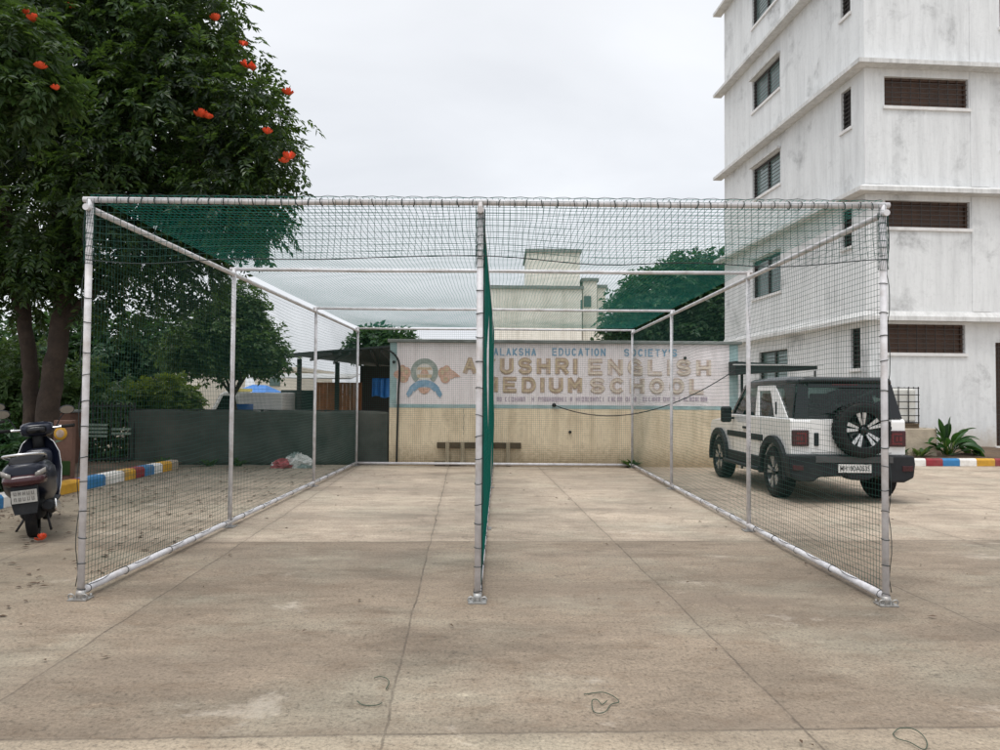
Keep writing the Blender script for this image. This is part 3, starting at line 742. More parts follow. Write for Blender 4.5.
# shallow pilaster lines on the right face
for (u0, u1) in ((-.012, .50), (2.9, 3.42)):
    for z0, z1 in zip(LEDGE, LEDGE[1:]): mb = MB(); mb.box(u0, u1, -.014, -.001, z0 + .27, z1 - .004); mb.build('pilaster', M['bwall'], bl)
E = .34
for k, z in enumerate(LEDGE):
    e = E if k else .10
    mb = MB(); e2 = .02
    # profile: sloping top, thin fascia, flat soffit; mitred at the corner
    prof = [(0.0, z - .002), (e, z - .002), (e, z + .11), (0.012, z + .25), (0.0, z + .25)]
    secs = [[(-p, BD + e if k else BD, q) for p, q in prof], [(-p, -p, q) for p, q in prof], [(BW, -p, q) for p, q in prof]]
    mb.loft(secs, True, False); mb.build('ledge', M['soffit'], bl)
def window(fm, h, style, g=False):
    a, b, c, d = h
    mb = MB(); f = .06; D = .10
    def bx(u0, u1, z0, z1, d0, d1, m_=mb): 
        ps = [fm(u, z, dd) for dd in (d0, d1) for z in (z0, z1) for u in (u0, u1)]
        m_.add(ps, [(0, 1, 3, 2), (4, 6, 7, 5), (0, 4, 5, 1), (1, 5, 7, 3), (3, 7, 6, 2), (2, 6, 4, 0)])
    bx(a, b, c, c + f, D, D + .08); bx(a, b, d - f, d, D, D + .08); bx(a, a + f, c + f, d - f, D, D + .08); bx(b - f, b, c + f, d - f, D, D + .08)
    if style == 'glass':
        mid = (a + b) / 2; bx(mid - .05, mid + .05, c + f, d - f, D - .004, D + .08)
    w = mb.build('window', M['wframe'] if style != 'brown' else M['wbrown'], bl)
    mb = MB()
    bx(a + f, b - f, c + f, d - f, D + .05, D + .06, mb)
    mb.build('pane' if style == 'glass' else 'shutter', {'glass': M['wpane'], 'dark': M['wdark'], 'brown': M['wbrown']}[style], w)
    mb = MB(); n = max(3, int((d - c) / .115))
    for i in range(1, n):
        zz = c + (d - c) * i / n; bx(a + .01, b - .01, zz - .008, zz + .008, D - .05, D - .034, mb)
    if style == 'brown':
        for i in range(1, 9): uu = a + (b - a) * i / 9; bx(uu - .008, uu + .008, c + .01, d - .01, D - .03, D - .014, mb)
    else:
        for uu in (a + .02, b - .02): bx(uu - .008, uu + .008, c + .01, d - .01, D - .03, D - .014, mb)
    mb.build('grille', M['grille'], w)
    mb = MB(); bx(a - .05, b + .05, c - .085, c - .002, -.05, .10, mb); mb.build('sill', M['sill'], w)
    if style == 'glass' and c > 4:
        mb = MB(); bx(a - .04, b + .04, d + .02, d + .09, -.12, -.002, mb); mb.build('sunshade', M['soffit'], w)
for h in lw:
    g_ = h[2] < 3.6; hh = sh([h])[0] if g_ else h
    window(g_fl if g_ else fl, hh, 'glass' if h[1] > 2 else 'dark')
for h in rw:
    g_ = h[2] < 3.6; hh = sh([h])[0] if g_ else h
    window(g_fr if g_ else fr, hh, 'brown')

# plinth step and tank
pl = MB(); pl.box(9.25, 10.74, 17.75, 18.64, .1, .86); o = pl.build('plinth_step', M['conc'], None, .03)
tag(o, 'bare concrete plinth block beside the white building, under the caged tank', 'plinth')
tk = thing('caged_water_tank', 'white plastic tank in a metal grid cage behind the parked car', 'tank', (9.82, 18.2, .863))
mb = MB(); mb.box(-.46, .46, -.38, .38, .14, .98); mb.build('tank', M['tankw'], tk, .06)
mb = MB()
for i in range(5):
    x = -.49 + .98 * i / 4
    for y in (-.41, .41): mb.tube([(x, y, .12), (x, y, 1.02)], .012, 6)
    y = -.41 + .82 * i / 4
    for x2 in (-.49, .49): mb.tube([(x2, y, .12), (x2, y, 1.02)], .012, 6)
for i in range(6):
    z = .14 + .17 * i
    mb.tube([(-.5, -.42, z), (.5, -.42, z), (.5, .42, z), (-.5, .42, z), (-.5, -.42, z)], .012, 6)
mb.build('cage', M['iron'], tk)
mb = MB()
for y in (-.36, 0, .36): mb.box(-.5, .5, y - .05, y + .05, .0, .08)
mb.box(-.5, .5, -.42, .42, .082, .12); mb.build('pallet', M['wood'], tk)

# broad leaved plant
def blade(mb, base, dirv, L, W, bend, pet, n=10, fold=.25, roll=0):
    base = Vector(base); d = Vector(dirv).normalized(); side0 = d.cross(Vector((0, 0, 1))).normalized()
    p = base.copy(); v = d.copy(); steps = []
    tot = pet + L; ds = tot / (n + 4)
    for i in range(n + 5):
        steps.append((p.copy(), v.copy())); p = p + v * ds; v = (v + Vector((0, 0, -bend * ds * (1.8 if i > 4 else .6)))).normalized()
    vs = []; ks = []
    for i, (q, vv) in enumerate(steps):
        s = max(0, (i * ds - pet) / L); 
        w = .011 if i * ds < pet else W * (math.sin(math.pi * min(1, s * .93 + .07)) ** .7) * .5 + .003
        sd = (side0 * math.cos(roll) + side0.cross(vv) * math.sin(roll)).normalized(); up = sd.cross(vv).normalized()
        vs += [q - sd * w + up * w * fold, q, q + sd * w + up * w * fold]
    fs = []
    for i in range(len(steps) - 1):
        for k in (0, 1): fs.append((i * 3 + k, i * 3 + k + 1, (i + 1) * 3 + k + 1, (i + 1) * 3 + k))
    mb.add(vs, fs, True)
plant = thing('broad_leaved_plant', 'broad leaved green plant growing in the bed behind the painted kerb', 'plant', (11.02, 17.75, .22))
rr = random.Random(5)
specs = [(.05, -.1, 1.9, .55, .36, .25, .40), (.3, .1, 1.6, .48, .30, .8, .34), (-.55, .0, 1.35, .42, .13, .5, .36), (-.9, -.2, .95, .44, .11, 1.3, .25), (-.6, -.5, .55, .40, .10, 1.2, .25),
         (.75, .0, 1.0, .62, .17, 1.6, .30), (1.0, -.2, .72, .64, .15, 1.7, .32), (.85, .4, 1.2, .6, .16, 1.5, .35), (.5, -.5, .9, .5, .14, 1.4, .3), (-.3, -.6, .9, .42, .12, 1.0, .3), (1.1, .1, .5, .55, .13, 1.5, .25), (-1.1, .2, .55, .45, .10, 1.4, .2), (.2, -.6, 1.2, .4, .15, 1.0, .3), (-.2, .4, 1.5, .4, .12, .5, .35), (.9, -.4, 1.05, .6, .12, 1.9, .3), (1.2, -.1, .95, .75, .15, 1.8, .4), (1.0, .3, .6, .7, .14, 1.9, .4), (-.8, .1, 1.5, .5, .14, .9, .42), (-.4, -.2, 1.8, .5, .12, .6, .45), (.55, -.2, 1.5, .55, .16, 1.3, .42), (-1.0, -.4, .8, .5, .09, 1.6, .35), (.6, .5, .8, .6, .13, 1.8, .35)]
for i_ in range(16):
    a_ = rr.uniform(0, 6.28); specs.append((math.cos(a_), .6 * math.sin(a_), rr.uniform(.5, 1.7), rr.uniform(.4, .65), rr.uniform(.07, .13), rr.uniform(.9, 2.0), rr.uniform(.22, .42)))
for (dx, dy, dz, L, W, bend, pet) in specs:
    mb = MB(); blade(mb, (rr.uniform(-.10, .10), rr.uniform(-.08, .08), 0), (dx, dy, dz), L, W, bend, pet, roll=rr.uniform(-.9, .9))
    mb.build('leaf', M['strel1'], plant, fixn=False)
mb = MB()
for i in range(16):
    a = rr.uniform(0, 6.28); mb.tube([(.05 * math.cos(a), .04 * math.sin(a), 0), (.13 * math.cos(a), .1 * math.sin(a), .34)], [.012, .007], 5)
mb.build('stem', M['leaf3'], plant)
# low weeds at kerb side
def weed(x, y, z, n, L, W, label, mat, seed, group=None):
    rr = random.Random(seed); mb = MB()
    for i in range(n):
        a = rr.uniform(0, 6.28); blade(mb, (x + rr.uniform(-.08, .08), y + rr.uniform(-.06, .06), z), (math.cos(a), math.sin(a), rr.uniform(.5, 1.6)), L * rr.uniform(.6, 1.2), W, 2.2, .04, 5)
    tag(mb.build('weed', mat, fixn=False), label, 'weed', group)
weed(2.95, 16.24, 0, 26, .22, .07, 'small green weed tuft by the right back post of the cage', M['leaf2'], 1)
weed(10.2, 17.55, .2, 22, .22, .07, 'low green weed left of the broad leaved plant', M['leaf2'], 2)
weed(9.75, 17.6, .2, 14, .2, .06, 'small weed in the garden bed beside the parked car', M['leaf4'], 3)
weed(11.7, 17.7, .22, 12, .2, .06, 'small weed right of the broad leaved plant', M['leaf4'], 4)

for i_, (x_, y_) in enumerate(((-6.35, 15.85), (-5.75, 15.9), (-7.3, 15.75))):
    weed(x_, y_, 0, 20, .2, .06, ('low grassy weed at the foot of the net fence by the end of the kerb', 'low grassy weed at the foot of the net fence, nearer the cloth heap', 'weed tuft at the far left foot of the net fence')[i_], M['leaf2'], 20 + i_)
# dark canopy behind the car
cn = thing('dark_canopy', 'dark sheet metal canopy on thin posts behind the parked car', 'canopy')
mb = MB()
q0, q1 = P(738, 361.5, 15.9), P(822, 366, 15.9); q2, q3 = P(822, 369.5, 15.9), P(738, 374.5, 15.9)
mb.prism([(q0.x, q0.z), (q1.x - .1, q1.z), (q2.x - .1, q2.z), (q3.x, q3.z)], 'xz', 15.9, 17.1); mb.build('roof_sheet', M['tin'], cn, .004)
mb = MB(); mb.box(q0.x - .12, q1.x + .02, 15.86, 15.895, q1.z + .0, q1.z + .03); mb.build('edge_trim', M['tin2'], cn)
mb.v = []; mb = MB(); mb.box(q0.x - .06, q0.x - .003, 15.88, 17.12, q3.z - .01, q0.z + .01); mb.build('end_board', M['plastic'], cn)
for px in (742, 815):
    q = P(px, 372, 16.2)
    for yy in ((16.2, 17.0) if px == 742 else (16.2,)):
        mb = MB(); mb.tube([(q.x, yy, 0), (q.x, yy, 2.2)], .03, 8); mb.build('post', M['iron'], cn)

# ------------------------------------------------------------------ parked car
car = thing('parked_car', 'white boxy off road car with black roof and rear mounted spare wheel', 'car', (5.28, 11.62, 0), 0)
AR = .47
def arch(cy, a0, a1, r, n=14): return [(cy + r * math.cos(R(a0 + (a1 - a0) * i / n)), .39 + r * math.sin(R(a0 + (a1 - a0) * i / n))) for i in range(n + 1)]
poly = [(-.60, .62), (-.66, .74), (-.66, 1.24), (-.63, 1.275), (2.28, 1.275), (2.5, 1.21), (3.40, 1.12), (3.50, 1.04), (3.52, .6), (3.42, .48)] + arch(2.85, 8, 172, AR)[0:] + [(2.30, .42), (.52, .42)] + arch(0, 6, 150, AR)
mb = MB(); mb.prism(poly, 'yz', -.872, .872)
body = mb.build('body', M['paint_w'], car, .055, seg=4)
# seams and cladding
for s in (-1, 1):
    mb = MB()
    mb.prism([(.50, .86), (2.36, .86), (2.36, .965), (.50, .965)], 'yz', s * .868, s * .888); mb.build('side_moulding', M['plastic'], car, .006)
    mb = MB(); mb.box(min(s * .80, s * .905), max(s * .80, s * .905), .47, 2.40, .41, .60); mb.build('sill', M['plastic'], car, .02)
    mb = MB(); mb.tube([(s * .93, .50, .40), (s * .96, .62, .40), (s * .96, 2.2, .40), (s * .93, 2.34, .40)], .035, 8); mb.build('side_step', M['plastic'], car)
    for cy in (0, 2.85):
        mb = MB(); o_, i_ = arch(cy, -6, 186, .60), arch(cy, -6, 186, .475)
        o_ = [(y if abs(y - cy) < .52 else cy + math.copysign(.52, y - cy) + (y - cy - math.copysign(.52, y - cy)) * .6, min(z, .985)) for y, z in o_]
        mb.prism(o_ + i_[::-1], 'yz', s * .82, s * .932); mb.build('wheel_arch', M['plastic'], car, .018)
    mb = MB()                                         # door shut lines
    for yy in (.62, 1.10, 2.02): mb.box(min(s * .8715, s * .8735), max(s * .8715, s * .8735), yy - .006, yy + .006, .62, 1.24)
    mb.build('door_gap', M['plastic'], car)
    for yy in (1.25,):
        mb = MB(); mb.box(min(s * .873, s * .90), max(s * .873, s * .90), yy, yy + .20, 1.03, 1.07); mb.build('door_handle', M['plastic'], car, .008)
# greenhouse
B0, T0 = 1.278, 1.83
def side(y, z, s, off=0): return (s * (.815 - .105 * (z - B0) / (T0 - B0) + off), y, z)
gb = [(-.63, -.845), (2.25, -.845), (2.25, .845), (-.63, .845)]
def rearY(z): return -.63 + .11 * (z - B0) / (T0 - B0)
def frontY(z): return 2.25 - .50 * (z - B0) / (T0 - B0)
mb = MB()
vs = [(-.815, -.63, B0), (.815, -.63, B0), (.815, 2.25, B0), (-.815, 2.25, B0), (-.71, rearY(T0), T0), (.71, rearY(T0), T0), (.71, frontY(T0), T0), (-.71, frontY(T0), T0)]
mb.add(vs, [(0, 1, 5, 4), (1, 2, 6, 5), (2, 3, 7, 6), (3, 0, 4, 7)])
gw = mb.build('window_glass', M['glass'], car)
mb = MB(); secs = []
for (y, z0, z1, w) in ((-.60, 1.835, 1.87, .66), (-.56, 1.80, 1.905, .70), (-.2, 1.80, 1.925, .735), (.8, 1.80, 1.925, .735), (1.5, 1.80, 1.905, .72), (1.80, 1.80, 1.84, .70)):
    secs.append([(-w - .02, y, z0), (w + .02, y, z0), (w + .01, y, (z0 + z1) / 2 + .015), (w - .06, y, z1), (-w + .06, y, z1), (-w - .01, y, (z0 + z1) / 2 + .015)])
mb.loft(secs, True, False); roof = mb.build('roof', M['gloss_k'], car, .03, seg=3)
def sidepanel(poly, s, t, name, mat, parent=car):
    mb = MB(); a = [side(y, z, s, .004) for y, z in poly]; b = [side(y, z, s, .004 + t) for y, z in poly]; n = len(poly)
    mb.add(a + b, [list(range(n)), list(range(n, 2 * n))] + [(i, (i + 1) % n, n + (i + 1) % n, n + i) for i in range(n)])
    return mb.build(name, mat, parent, .004)
for s in (-1, 1):
    sidepanel([(.95, B0), (1.09, 1.79), (.27, 1.79), (-.46, B0), (.07, B0), (.44, 1.70), (.96, 1.70), (.78, B0)], s, .022, 'door_frame', M['paint_w'])
    sidepanel([(-.63, B0), (-.53, B0), (-.10, 1.74), (-.08, 1.80), (-.52, 1.80)], s, .02, 'rear_pillar', M['gloss_k'])
    sidepanel([(-.07, 1.80), (-.09, 1.74), (.26, 1.74), (.22, 1.80)], s, .018, 'roof_rail', M['gloss_k'])
    sidepanel([(2.25, B0), (2.15, B0), (1.70, 1.76), (1.12, 1.76), (1.12, 1.81), (1.76, 1.81)], s, .02, 'front_pillar', M['gloss_k'])
    sidepanel([(-.03, 1.32), (.04, 1.32), (.14, 1.52), (.07, 1.52)], s, .03, 'door_pull', M['plastic'])
    mb = MB(); mb.box(-.10, .10, -.05, .05, -.10, .10)
    mb.build('mirror', M['gloss_k'], car, .04, M=Matrix.Translation((s * 1.02, 1.98, 1.27)) @ Matrix.Diagonal((1, 1, 1.5, 1)))
    mb = MB(); mb.bar((s * .86, 1.99, 1.2), (s * .96, 1.99, 1.2), .05, .04); mb.build('mirror_arm', M['plastic'], car)
# rear face
def rear(x, z, off=0): return (x, rearY(z) - off, z)
def rearpanel(poly, t, name, mat, o0=.004, parent=car):
    mb = MB(); a = [rear(x, z, o0) for x, z in poly]; b = [rear(x, z, o0 + t) for x, z in poly]; n = len(poly)
    mb.add(a + b, [list(range(n)), list(range(n, 2 * n))] + [(i, (i + 1) % n, n + (i + 1) % n, n + i) for i in range(n)])
    return mb.build(name, mat, parent, .005)
for s in (-1, 1):
    rearpanel([(s * .815, B0), (s * .60, B0), (s * .56, 1.76), (s * .712, T0)], .02, 'rear_corner', M['gloss_k'])
rearpanel([(-.60, B0), (.60, B0), (.60, 1.305), (-.60, 1.305)], .018, 'window_rail', M['gloss_k'])
rearpanel([(-.56, 1.745), (.56, 1.745), (.56, 1.83), (-.56, 1.83)], .03, 'rear_spoiler', M['gloss_k'])
rearpanel([(-.20, 1.785), (.20, 1.785), (.20, 1.80), (-.20, 1.80)], .006, 'brake_strip', M['redlamp2'], .036)
mb = MB(); mb.tube([rear(.10, 1.33, .03), rear(-.30, 1.36, .03)], .010, 6); mb.build('wiper', M['plastic'], car)
# tailgate
mb = MB(); mb.box(-.565, .66, -.672, -.655, .76, 1.262); tg = mb.build('tailgate', M['paint_w'], car, .012)
mb = MB(); mb.box(-.525, -.455, -.70, -.674, .86, 1.06); mb.build('handle', M['plastic'], tg, .012)
for s in (-1, 1):
    mb = MB(); mb.box(min(s * .60, s * .862), max(s * .60, s * .862), -.695, -.6645, .855, 1.10); tl = mb.build('tail_lamp', M['redlamp'], car, .02)
    mb = MB(); x0, x1 = (.645, .815)
    for (a, b, c, d) in ((.645, .67, .89, 1.06), (.672, .80, 1.035, 1.06), (.672, .80, .89, .915), (.70, .74, .94, 1.01), (.755, .80, .94, 1.01)):
        mb.box(min(s * a, s * b), max(s * a, s * b), -.70, -.6955, c, d)
    mb.build('lamp_element', M['redlamp2'], tl)
mb = MB()
mb.prism([(-.93, .73), (.93, .73), (.945, .60), (.92, .40), (.78, .33), (.58, .33), (.50, .40), (.34, .42), (.24, .36), (-.02, .36), (-.10, .42), (-.50, .40), (-.58, .33), (-.78, .33), (-.92, .40), (-.945, .60)], 'xz', -.80, -.56)
bump = mb.build('bumper', M['plastic'], car, .03, seg=3)
mb = MB(); mb.box(-.56, .60, -.815, -.802, .62, .715); mb.build('bumper_step', plain('grey_bumper', (.06, .06, .062), .5, .2), bump, .005)
for s in (-1, 1):
    mb = MB(); mb.box(min(s * .74, s * .90), max(s * .74, s * .90), -.812, -.801, .50, .58); mb.build('reflector', M['redlamp'], bump, .006)
mb = MB(); mb.box(-.23, .27, -.822, -.816, .475, .60); pl_ = mb.build('number_plate', M['plate'], car, .003)
text_mesh('MH10DA0535', -.20, .24, .50, .575, -.8235, M['plate_k'], pl_, 'plate_lettering', .012)
# wheels
def tyre_prof(Rr, w): return [(Rr * .66, -w * .46), (Rr * .80, -w * .5), (Rr * .94, -w * .47), (Rr, -w * .36), (Rr, w * .36), (Rr * .94, w * .47), (Rr * .80, w * .5), (Rr * .66, w * .46)]
def make_wheel(name, Mx, Rr=.39, w=.26, nsp=5, parent=None):
    mb = MB(); mb.lathe(tyre_prof(Rr, w), axis='x', n=40)
    for k in range(36):                               # tread blocks
        a = 2 * math.pi * k / 36
        for (xa, xb, sh_) in ((-.36, -.06, 0), (.06, .36, .5)):
            a2 = a + sh_ * 2 * math.pi / 36
            Mr = Matrix.Rotation(a2, 4, 'X')
            mb.box(w * xa, w * xb, -.022, .022, Rr - .003, Rr + .010, Mr)
    t = mb.build('tyre', M['rubber'], parent, M=Mx)
    mb = MB(); mb.lathe([(Rr * .70, w * .44), (Rr * .67, w * .46), (Rr * .64, w * .38), (Rr * .62, w * .1), (Rr * .2, w * .06), (0, w * .06)], axis='x', n=36); mb.lathe([(Rr * .66, -w * .44), (Rr * .3, -w * .2), (0, -w * .2)], axis='x', n=24)
    rim = mb.build('rim', M['gloss_k'], parent, M=Mx)
    mb = MB()
    for k in range(nsp):
        a = 2 * math.pi * k / nsp + .3
        for sg in (-1, 1):
            a0, a1, a2 = a + sg * .13, a + sg * .27, a + sg * .20
            p = lambda r, an, x: Vector((x, r * math.cos(an), r * math.sin(an)))
            r0, r1 = Rr * .20, Rr * .655; x0 = w * .40
            q = [p(r0, a + sg * .04, x0 - .012), p(r0, a + sg * .34, x0 - .012), p(r1, a + sg * .30, x0), p(r1, a + sg * .07, x0)]
            q2 = [v - Vector((.03, 0, 0)) for v in q]
            mb.add(q + q2, [(0, 1, 2, 3), (7, 6, 5, 4)] + [(i, (i + 1) % 4, 4 + (i + 1) % 4, 4 + i) for i in range(4)])
    mb.build('spokes', M['alloy'], parent, M=None).data.transform(Mx)
    mb = MB(); mb.lathe([(0, w * .42), (Rr * .09, w * .42), (Rr * .12, w * .36), (Rr * .12, w * .1)], axis='x', n=18); mb.build('hub_cap', M['gloss_k'], parent).data.transform(Mx)
    return t, rim
for s in (-1, 1):
    for cy in (0, 2.85):
        wh = bpy.data.objects.new('wheel', None); COL.objects.link(wh); wh.parent = car; wh.location = (s * .785, cy, .40)
        Mx = Matrix.Identity(4) if s > 0 else Matrix.Rotation(math.pi, 4, 'Z')
        Mx = Mx @ Matrix.Rotation(.4 * cy + .2, 4, 'X')
        make_wheel('wheel', Mx, parent=wh)
sp = bpy.data.objects.new('spare_wheel', None); COL.objects.link(sp); sp.parent = car; sp.location = (.13, -.80, 1.115)
make_wheel('spare_wheel', Matrix.Rotation(-math.pi / 2, 4, 'Z') @ Matrix.Rotation(.16, 4, 'X'), .405, .22, 5, sp)
mb = MB(); mb.box(-.7, .7, -.06, .06, .34, .44); mb.box(-.7, .7, 2.79, 2.91, .34, .44); mb.box(-.55, .55, -.5, 3.3, .40, .43); mb.build('underbody', M['plastic'], car)
for (x, y) in ((-.42, .35), (.42, .35), (0, .35), (-.42, 1.35), (.42, 1.35)):
    mb = MB(); mb.box(x - .24, x + .24, y - .10, y + .06, .9, 1.45); mb.box(x - .13, x + .13, y - .06, y + .05, 1.50, 1.66); mb.bar((x, y, 1.4), (x, y, 1.55), .06, .04); mb.build('seat', M['seat'], car, .04)
mb = MB(); mb.box(-.66, -.64, -.3, 2.2, 1.0, 1.276); mb.box(.64, .66, -.3, 2.2, 1.0, 1.276); mb.box(-.8, .8, 1.95, 2.3, 1.1, 1.33); mb.build('dashboard', M['seat'], car)

# ------------------------------------------------------------------ scooters
def make_scooter(label, skin, loc, rz, lean=0, steer=0.0):
    S = thing('motor_scooter', label, 'scooter', loc, rz, 'scooters parked by the kerb')
    S.rotation_euler = (0, lean, rz); S.scale = (1.08,) * 3
    for (y, nm) in ((0, 'rear_wheel'), (1.24, 'front_wheel')):
        mb = MB(); mb.lathe(tyre_prof(.215, .10), (0, y, .215), 'x', 32); w = mb.build(nm, M['rubber'], S)
        mb = MB(); mb.lathe([(.15, -.03), (.14, -.02), (.05, -.03), (.03, -.05), (.03, .05), (.05, .03), (.14, .02), (.15, .03)], (0, y, .215), 'x', 24); mb.build('rim', M['plastic'], w)
    def sec(y, w, z0, z1, t=.6, n=14):
        out = []
        for i in range(n):
            a = 2 * math.pi * i / n; c, s = math.cos(a), math.sin(a)
            out.append((w * math.copysign(abs(c) ** t, c), y, (z0 + z1) / 2 + (z1 - z0) / 2 * math.copysign(abs(s) ** t, s)))
        return out
    mb = MB(); mb.loft([sec(-.42, .10, .58, .74), sec(-.39, .155, .54, .78), sec(-.25, .20, .45, .79), sec(0, .225, .38, .79), sec(.2, .225, .33, .77), sec(.36, .20, .29, .74), sec(.44, .16, .29, .70)])
    mb.build('side_panel', skin, S)
    mb = MB(); mb.loft([sec(-.38, .08, .75, .78), sec(-.30, .13, .75, .81), sec(-.05, .15, .755, .83), sec(.1, .15, .75, .80), sec(.3, .15, .74, .80), sec(.47, .11, .71, .76), sec(.52, .06, .70, .73)]); mb.build('seat', M['seat'], S)
    mb = MB(); mb.tube(smooth_pts([(-.14, .02, .80), (-.17, -.15, .83), (-.15, -.36, .86), (0, -.45, .87), (.15, -.36, .86), (.17, -.15, .83), (.14, .02, .80)]), .014, 8); mb.build('grab_rail', M['chrome'], S)
    mb = MB(); mb.loft([sec(.40, .16, .27, .33), sec(.55, .19, .26, .31), sec(.85, .19, .26, .31), sec(.93, .17, .28, .36)]); mb.build('floorboard', M['plastic'], S)
    # leg shield
    rows = []
    for (y, z, w) in ((.86, .27, .17), (.93, .42, .20), (.99, .60, .215), (1.03, .78, .20), (1.05, .90, .15), (1.055, .96, .09)):
        rows.append([(-w, y - .07, z), (-w * .92, y, z), (-w * .45, y + .055, z), (0, y + .08, z), (w * .45, y + .055, z), (w * .92, y, z), (w, y - .07, z), (w * .88, y - .055, z), (w * .4, y + .005, z), (0, y + .02, z), (-w * .4, y + .005, z), (-w * .88, y - .055, z)])
    mb = MB(); mb.loft(rows); ls = mb.build('leg_shield', skin, S)
    mb = MB()
    for s in (-1, 1): mb.tube([(s * r[6][0], r[6][1] - .003, r[6][2]) for r in rows], .0055, 6)
    mb.build('trim_strip', M['chrome'], ls)
    mb = MB(); mb.loft([sec(.86, .12, .62, .82, .6), sec(.93, .14, .60, .84), sec(1.0, .12, .60, .84)]); mb.build('glove_box', skin, ls)
    # steering
    st = bpy.data.objects.new('steering_head', None); COL.objects.link(st); st.parent = S; st.location = (0, 1.0, .965); st.rotation_euler = (0, 0, steer)
    mb = MB(); mb.loft([sec(-.10, .05, .04, .12), sec(-.07, .15, .02, .15), sec(.03, .17, .0, .17), sec(.12, .11, .0, .15), sec(.15, .06, .03, .12)]); mb.build('handlebar_cowl', skin, st)
    mb = MB(); mb.tube([(0, .03, -.16), (0, .02, .06)], .055, 12); mb.build('steering_column', M['plastic'], st)
    mb = MB(); mb.loft([sec(-.115, .07, .05, .11), sec(-.09, .10, .04, .13)]); mb.build('speedometer', M['gloss_k'], st)
    mb = MB(); mb.tube([(-.36, -.12, .10), (-.18, -.03, .09), (.18, -.03, .09), (.36, -.12, .10)], .013, 8); mb.build('handlebar', M['chrome'], st)
    for s in (-1, 1):
        mb = MB(); mb.tube([(s * .25, -.065, .095), (s * .37, -.125, .10)], .02, 10); mb.build('grip', M['rubber'], st)
        mb = MB(); mb.tube([(s * .20, .0, .11), (s * .28, -.02, .10), (s * .37, -.07, .09)], .007, 6); mb.build('brake_lever', M['chrome'], st)
        mb = MB(); mb.tube(smooth_pts([(s * .19, -.03, .10), (s * .24, -.03, .20), (s * .29, -.04, .25)]), .007, 6)
        ms = mb.build('mirror_stem', M['plastic'], st)
        mb = MB(); Mm = Matrix.Translation((s * .31, -.05, .285)) @ Matrix.Rotation(.22, 4, 'X')
        mb.loft([[tuple(Mm @ Vector((x * .075 * k, yy, z * .05 * k))) for x, z in [(math.cos(2 * math.pi * i / 16), math.sin(2 * math.pi * i / 16)) for i in range(16)]] for yy, k in ((-.012, 1), (.005, 1.05), (.035, .6))])
        mr = mb.build('mirror', M['plastic'], st)
        mb = MB(); mb.add([tuple(Mm @ Vector((.07 * math.cos(2 * math.pi * i / 16), -.0135, .045 * math.sin(2 * math.pi * i / 16)))) for i in range(16)], [list(range(16))]); mb.build('mirror_glass', M['mirror'], st)
    mb = MB(); mb.loft([sec(.13, .09, .02, .13), sec(.165, .05, .04, .11)]); mb.build('headlight', M['lens'], st)
    mb = MB()
    for s in (-1, 1): mb.tube([(s * .06, 1.24, .215), (s * .06, 1.16, .5), (0, 1.06, .80)], .016, 8)
    mb.build('front_fork', M['plastic'], S)
    mb = MB(); secs = []
    for i in range(10):
        a = R(10 + 150 * i / 9); y, z = 1.24 + .25 * math.cos(a), .215 + .25 * math.sin(a)
        secs.append([(-.07, y, z - .04), (-.06, y, z), (0, y, z + .02), (.06, y, z), (.07, y, z - .04), (.055, y, z - .035), (0, y, z + .008), (-.055, y, z - .035)])
    mb.loft(secs); mb.build('front_mudguard', skin, S)
    # tail
    mb = MB(); mb.loft([sec(-.465, .11, .575, .65), sec(-.42, .17, .56, .67), sec(-.33, .19, .55, .68)]); tl = mb.build('tail_lamp', M['redlamp'], S)
    for s in (-1, 1):
        mb = MB(); mb.loft([[(s * (.10 + .085 * k), -.455 + .06 * k + d, z + .04 * k) for z, d in ((.635, 0), (.685, 0), (.685, .05), (.635, .05))] for k in (0, .5, 1)]); mb.build('indicator', M['lens'], tl)
    mb = MB(); mb.loft([[(-.11, -.42, .60), (.11, -.42, .60), (.11, -.38, .60), (-.11, -.38, .60)], [(-.115, -.46, .42), (.115, -.46, .42), (.115, -.44, .42), (-.115, -.44, .42)], [(-.09, -.47, .30), (.09, -.47, .30), (.09, -.455, .30), (-.09, -.455, .30)]], True, False); mg = mb.build('rear_mudguard', M['plastic'], S)
    mb = MB(); mb.box(-.105, .105, -.478, -.471, .41, .53); np_ = mb.build('number_plate', M['plate_d'], mg)
    rr = random.Random(8)
    for row, z in ((0, .485), (1, .43)):
        mb = MB()
        for i in range(5):
            x = -.085 + i * .036; mb.box(x, x + .007, -.4805, -.4785, z, z + .034); mb.box(x + .016, x + .023, -.4805, -.4785, z, z + .034)
            zz = z + rr.choice((.0, .014, .027)); mb.box(x + .0075, x + .0155, -.4805, -.4785, zz, zz + .007)
        mb.build('plate_lettering', M['plate_dk'], np_)
    mb = MB(); mb.loft([sec(-.12, .08, .18, .40), sec(.05, .12, .16, .42), sec(.3, .10, .18, .36), sec(.4, .05, .22, .32)]); mb.build('engine', M['plastic'], S)
    mb = MB(); mb.tube([(.10, .42, .20), (.15, .25, .20), (.16, .10, .25)], .02, 8); mb.tube([(.165, .12, .24), (.17, .05, .27), (.17, -.25, .33), (.17, -.30, .335)], [.035, .058, .06, .04], 12); ex_ = mb.build('exhaust', M['plastic'], S)
    mb = MB(); mb.loft([[(.232 + .014 * math.cos(a), .08 - .36 * k, .255 + .075 * k + .066 * math.sin(a)) for a in [2 * math.pi * i / 10 for i in range(10)]] for k in (0, .15, .5, .85, 1)]); mb.build('heat_shield', M['chrome'], ex_)
